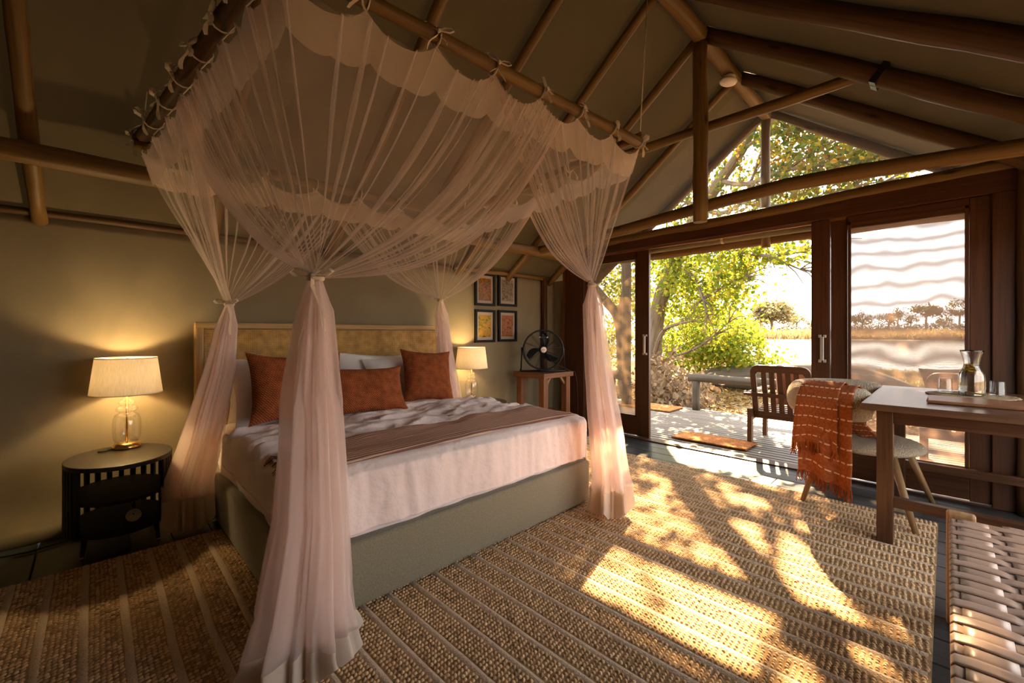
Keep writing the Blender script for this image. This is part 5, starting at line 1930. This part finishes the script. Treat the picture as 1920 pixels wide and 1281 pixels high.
# dry brush in front of the tree, sticks and fallen trunk
db = empty('dry_brush', look(1250, 740, 8.2), label='pale dry brush heaped at the deck edge by the doorway', cat='brush')
db.location.z = -.36
mb = MB()
for k in range(26):
    p0 = look(rnd.uniform(1222, 1300), rnd.uniform(745, 775), rnd.uniform(7.9, 9.2)); p0.z = -.34
    p1 = p0 + Vector((rnd.uniform(-.6, .6), rnd.uniform(-.6, .6), rnd.uniform(.3, 1.0)))
    limb(mb, [p0, p0.lerp(p1, .5) + Vector((0, 0, .08)), p1], .014, .004, k, 5)
mb.build('sticks', M['bark'], db)
Pd = cloud([(1240, 715, 26, 45, 7.9, 9.4, 700), (1275, 750, 30, 22, 7.8, 9.0, 420), (1300, 735, 30, 25, 8.6, 10.0, 200)], rng)
Pd[:, 2] = np.maximum(Pd[:, 2], -.32)
V, F = leaf_cloud(Pd, .12, rng)
tag(npmesh('dry_leaves', V - np.array(db.location), F, M['dry_leaf'], db), kind='stuff')
ft = empty('fallen_trunk', look(1400, 720, 12.5), label='weathered fallen tree trunk lying beyond the log rail', cat='log')
ft.location.z = -.36
mb = MB()
tp = [(1262, 752, 10.4, .10), (1290, 725, 11.2, .16), (1330, 708, 11.8, .24), (1400, 706, 12.2, .30), (1480, 706, 12.4, .33), (1560, 706, 12.4, .34), (1620, 712, 12.3, .30), (1680, 728, 12.2, .22), (1735, 745, 12.1, .12)]
P = [look(a, b, c_) for a, b, c_, r in tp]
mb.tube(P, [r for *_, r in tp], 16, True, .35, 3.3)
mb.build('trunk', M['weathered'], ft)
mb = MB(); limb(mb, [look(1300, 722, 11.2), look(1275, 735, 10.6), look(1258, 752, 10.2), look(1240, 775, 9.8)], .12, .05, 7, 9); mb.build('stub', M['weathered'], ft)

# leaf litter and grass
n = 9000
gx = rng.uniform(7.25, 12.5, n); gy = rng.uniform(-2.5, 6.5, n)
Pg = np.stack([gx, gy, -.33 + .05 * rng.random(n)], 1)
V, F = leaf_cloud(Pg, .085, rng, 0)
V[:, 2] = -.335 + (V[:, 2] + .335) * .55 + .01
tag(npmesh('leaf_litter', V, F, M['litter']), 'orange and tan leaf litter covering the ground beside the deck', 'leaf litter', kind='stuff')


def blades(P, h, w, rng):
    n = len(P)
    a = rng.uniform(0, 2 * PI, n); hh = h * rng.uniform(.5, 1.3, n); ww = w * rng.uniform(.6, 1.3, n)
    lean = rng.normal(0, .35, (n, 2)) * hh[:, None]
    V = np.zeros((n, 4, 3))
    d_ = np.stack([np.cos(a), np.sin(a)], 1) * ww[:, None]
    V[:, 0, :2] = P[:, :2] - d_; V[:, 1, :2] = P[:, :2] + d_
    V[:, 0, 2] = V[:, 1, 2] = P[:, 2]
    V[:, 2, :2] = P[:, :2] + lean + d_ * .25; V[:, 3, :2] = P[:, :2] + lean - d_ * .25
    V[:, 2, 2] = V[:, 3, 2] = P[:, 2] + hh
    F = np.array([(0, 1, 2, 3)])[None] + (np.arange(n) * 4)[:, None, None]
    return V.reshape(-1, 3), F.reshape(-1, 4)


n = 16000
gx = 12.0 + 10.8 * rng.random(n) ** .8; gy = gx * rng.uniform(-.12, .42, n)
pat = np.array([nz(a * .5, b * .5, 3) for a, b in zip(gx, gy)])
k_ = pat > -.25 + .2 * rng.random(n)
Pg = np.stack([gx, gy, np.full(n, -.38)], 1)[k_]
V, F = blades(Pg, .17, .018, rng)
tag(npmesh('shore_grass', V, F, M['grass']), 'olive and straw grass on the near river bank', 'grass', kind='stuff')
n = 9000
gx = rng.uniform(131, 149, n); gy = gx * rng.uniform(-.10, .36, n)
Pg = np.stack([gx, gy, -.5 + 2.3 * (gx - 128) / 45], 1)
V, F = blades(Pg, 1.6, .16, rng)
tag(npmesh('reed_belt', V, F, M['reed']), 'golden dry reed belt along the far bank', 'reeds', kind='stuff')


# ---- far trees
def far_tree(x, ytop, ybase, wpx, D, label, style='round', m='far_leaf', n=700, group='trees across the river', cat='tree', name='far_tree'):
    base = look(x, ybase, 1.0); base = Vector((0, 0, 1.2)) + (base - Vector((0, 0, 1.2))) * (D / base.x)
    k = D / look(x, ybase, 1.0).x
    sc = (base - Vector((0, 0, 1.2))).length
    # metres per picture pixel at this distance
    l = (x - 960) / 800.0
    t = D / (math.cos(math.radians(45.5)) + l * math.sin(math.radians(45.5)))
    mpp = t / 800.0
    h, w = (ybase - ytop) * mpp, wpx * mpp
    base.z = max(-.4, base.z)
    e = empty(name, base, label=label, cat=cat, group=group)
    r_ = random.Random(int(x * 7))
    top = base + Vector((r_.uniform(-.3, .3), r_.uniform(-.3, .3), h))
    if style != 'bush':
        mb = MB()
        fork = base + Vector((0, 0, h * (.35 if style != 'flat' else .55)))
        limb(mb, [base - Vector((0, 0, .6)), base + Vector((.1, .1, h * .2)), fork], w * .035 + .08, w * .022 + .05, x, 8)
        for q in range(7):
            a = 2 * PI * q / 7
            tip = base + Vector((math.cos(a) * w * .36, math.sin(a) * w * .36, h * r_.uniform(.62, .86)))
            limb(mb, [fork, fork.lerp(tip, .5) + Vector((0, 0, h * .05)), tip], w * .014 + .03, .03, q, 5)
        mb.build('trunk', M['bark'], e)
    if style != 'bare':
        rg = np.random.default_rng(int(x * 13))
        pts = []
        ncl = 16 if style == 'round' else 11
        for q in range(ncl):
            a = rg.uniform(0, 2 * PI); rr = w * .38 * math.sqrt(rg.random())
            if style == 'round': zc = h * (.36 + .50 * rg.random() * math.sqrt(max(0, 1 - (rr / (w * .5)) ** 2)))
            elif style == 'flat': zc = h * (.93 - .38 * rg.random() ** 1.6)
            else: zc = h * .45 * rg.random() + .1
            cl = np.array([math.cos(a) * rr, math.sin(a) * rr, zc])
            sg = np.array([w * .10, w * .10, h * (.085 if style == 'round' else .065 if style == 'flat' else .2)])
            pts.append(cl + rg.normal(0, 1, (n // ncl, 3)) * sg)
        Pf = np.concatenate(pts)
        Pf[:, 2] = np.maximum(Pf[:, 2], .05)
        V, F = leaf_cloud(Pf, .062 * w * (1 if style != 'bush' else .7) + .12, rg, 0)
        tag(npmesh('crown', V, F, M[m], e), kind='stuff')
    return e


far_tree(1448, 559, 622, 72, 168, 'broad round-crowned golden tree standing alone across the river', 'round', 'far_leaf_gold', 2600)
far_tree(1494, 585, 620, 40, 182, 'smaller golden tree next to the round-crowned tree', 'round', 'far_leaf_gold', 500)
far_tree(1520, 598, 620, 24, 190, 'low dark tree at the edge of the door post across the river', 'round', 'far_leaf', 300)
far_tree(1418, 598, 621, 30, 186, 'hazy tree half hidden by the sunlit doorway tree', 'round', 'far_leaf', 300)
far_tree(1617, 581, 620, 40, 166, 'dense dark round tree first in the screened row', 'round', 'far_leaf', 600)
far_tree(1648, 578, 618, 10, 172, 'thin bare dead tree in the screened row', 'bare')
far_tree(1667, 584, 620, 38, 168, 'rounded dark tree beside the bare dead tree', 'round', 'far_leaf', 520)
far_tree(1684, 577, 618, 30, 176, 'sparse tall tree behind the rounded dark ones', 'flat', 'far_leaf', 220)
far_tree(1708, 586, 619, 26, 172, 'small rounded tree in the middle of the screened row', 'round', 'far_leaf', 360)
far_tree(1737, 574, 619, 50, 168, 'widest spreading acacia in the screened row', 'flat', 'far_leaf', 900)
far_tree(1770, 587, 619, 28, 172, 'rounded tree just past the widest acacia', 'round', 'far_leaf', 420)
far_tree(1800, 565, 620, 42, 160, 'tall umbrella-topped acacia beside the door jamb', 'flat', 'far_leaf', 520)
BUSH = ('bush at the foot of the hazy tree by the doorway foliage', 'bush under the broad round-crowned golden tree', 'bush below the low dark tree by the door post', 'bush in front of the first dense tree of the screened row', 'bush under the thin bare dead tree', 'bush below the sparse tall tree of the screened row', 'bush under the widest spreading acacia', 'bush below the umbrella-topped acacia by the jamb')
for i, (x, yt, yb_, w) in enumerate(((1425, 606, 622, 46), (1470, 607, 622, 60), (1515, 606, 622, 40), (1600, 605, 622, 40), (1640, 603, 622, 54), (1690, 601, 622, 64), (1740, 598, 622, 66), (1788, 600, 622, 56))):
    far_tree(x, yt, yb_, w, 158 - 4 * (i % 2), 'low grey-green ' + BUSH[i], 'bush', 'far_leaf', 330, 'bushes across the river', 'bush', 'far_bush')
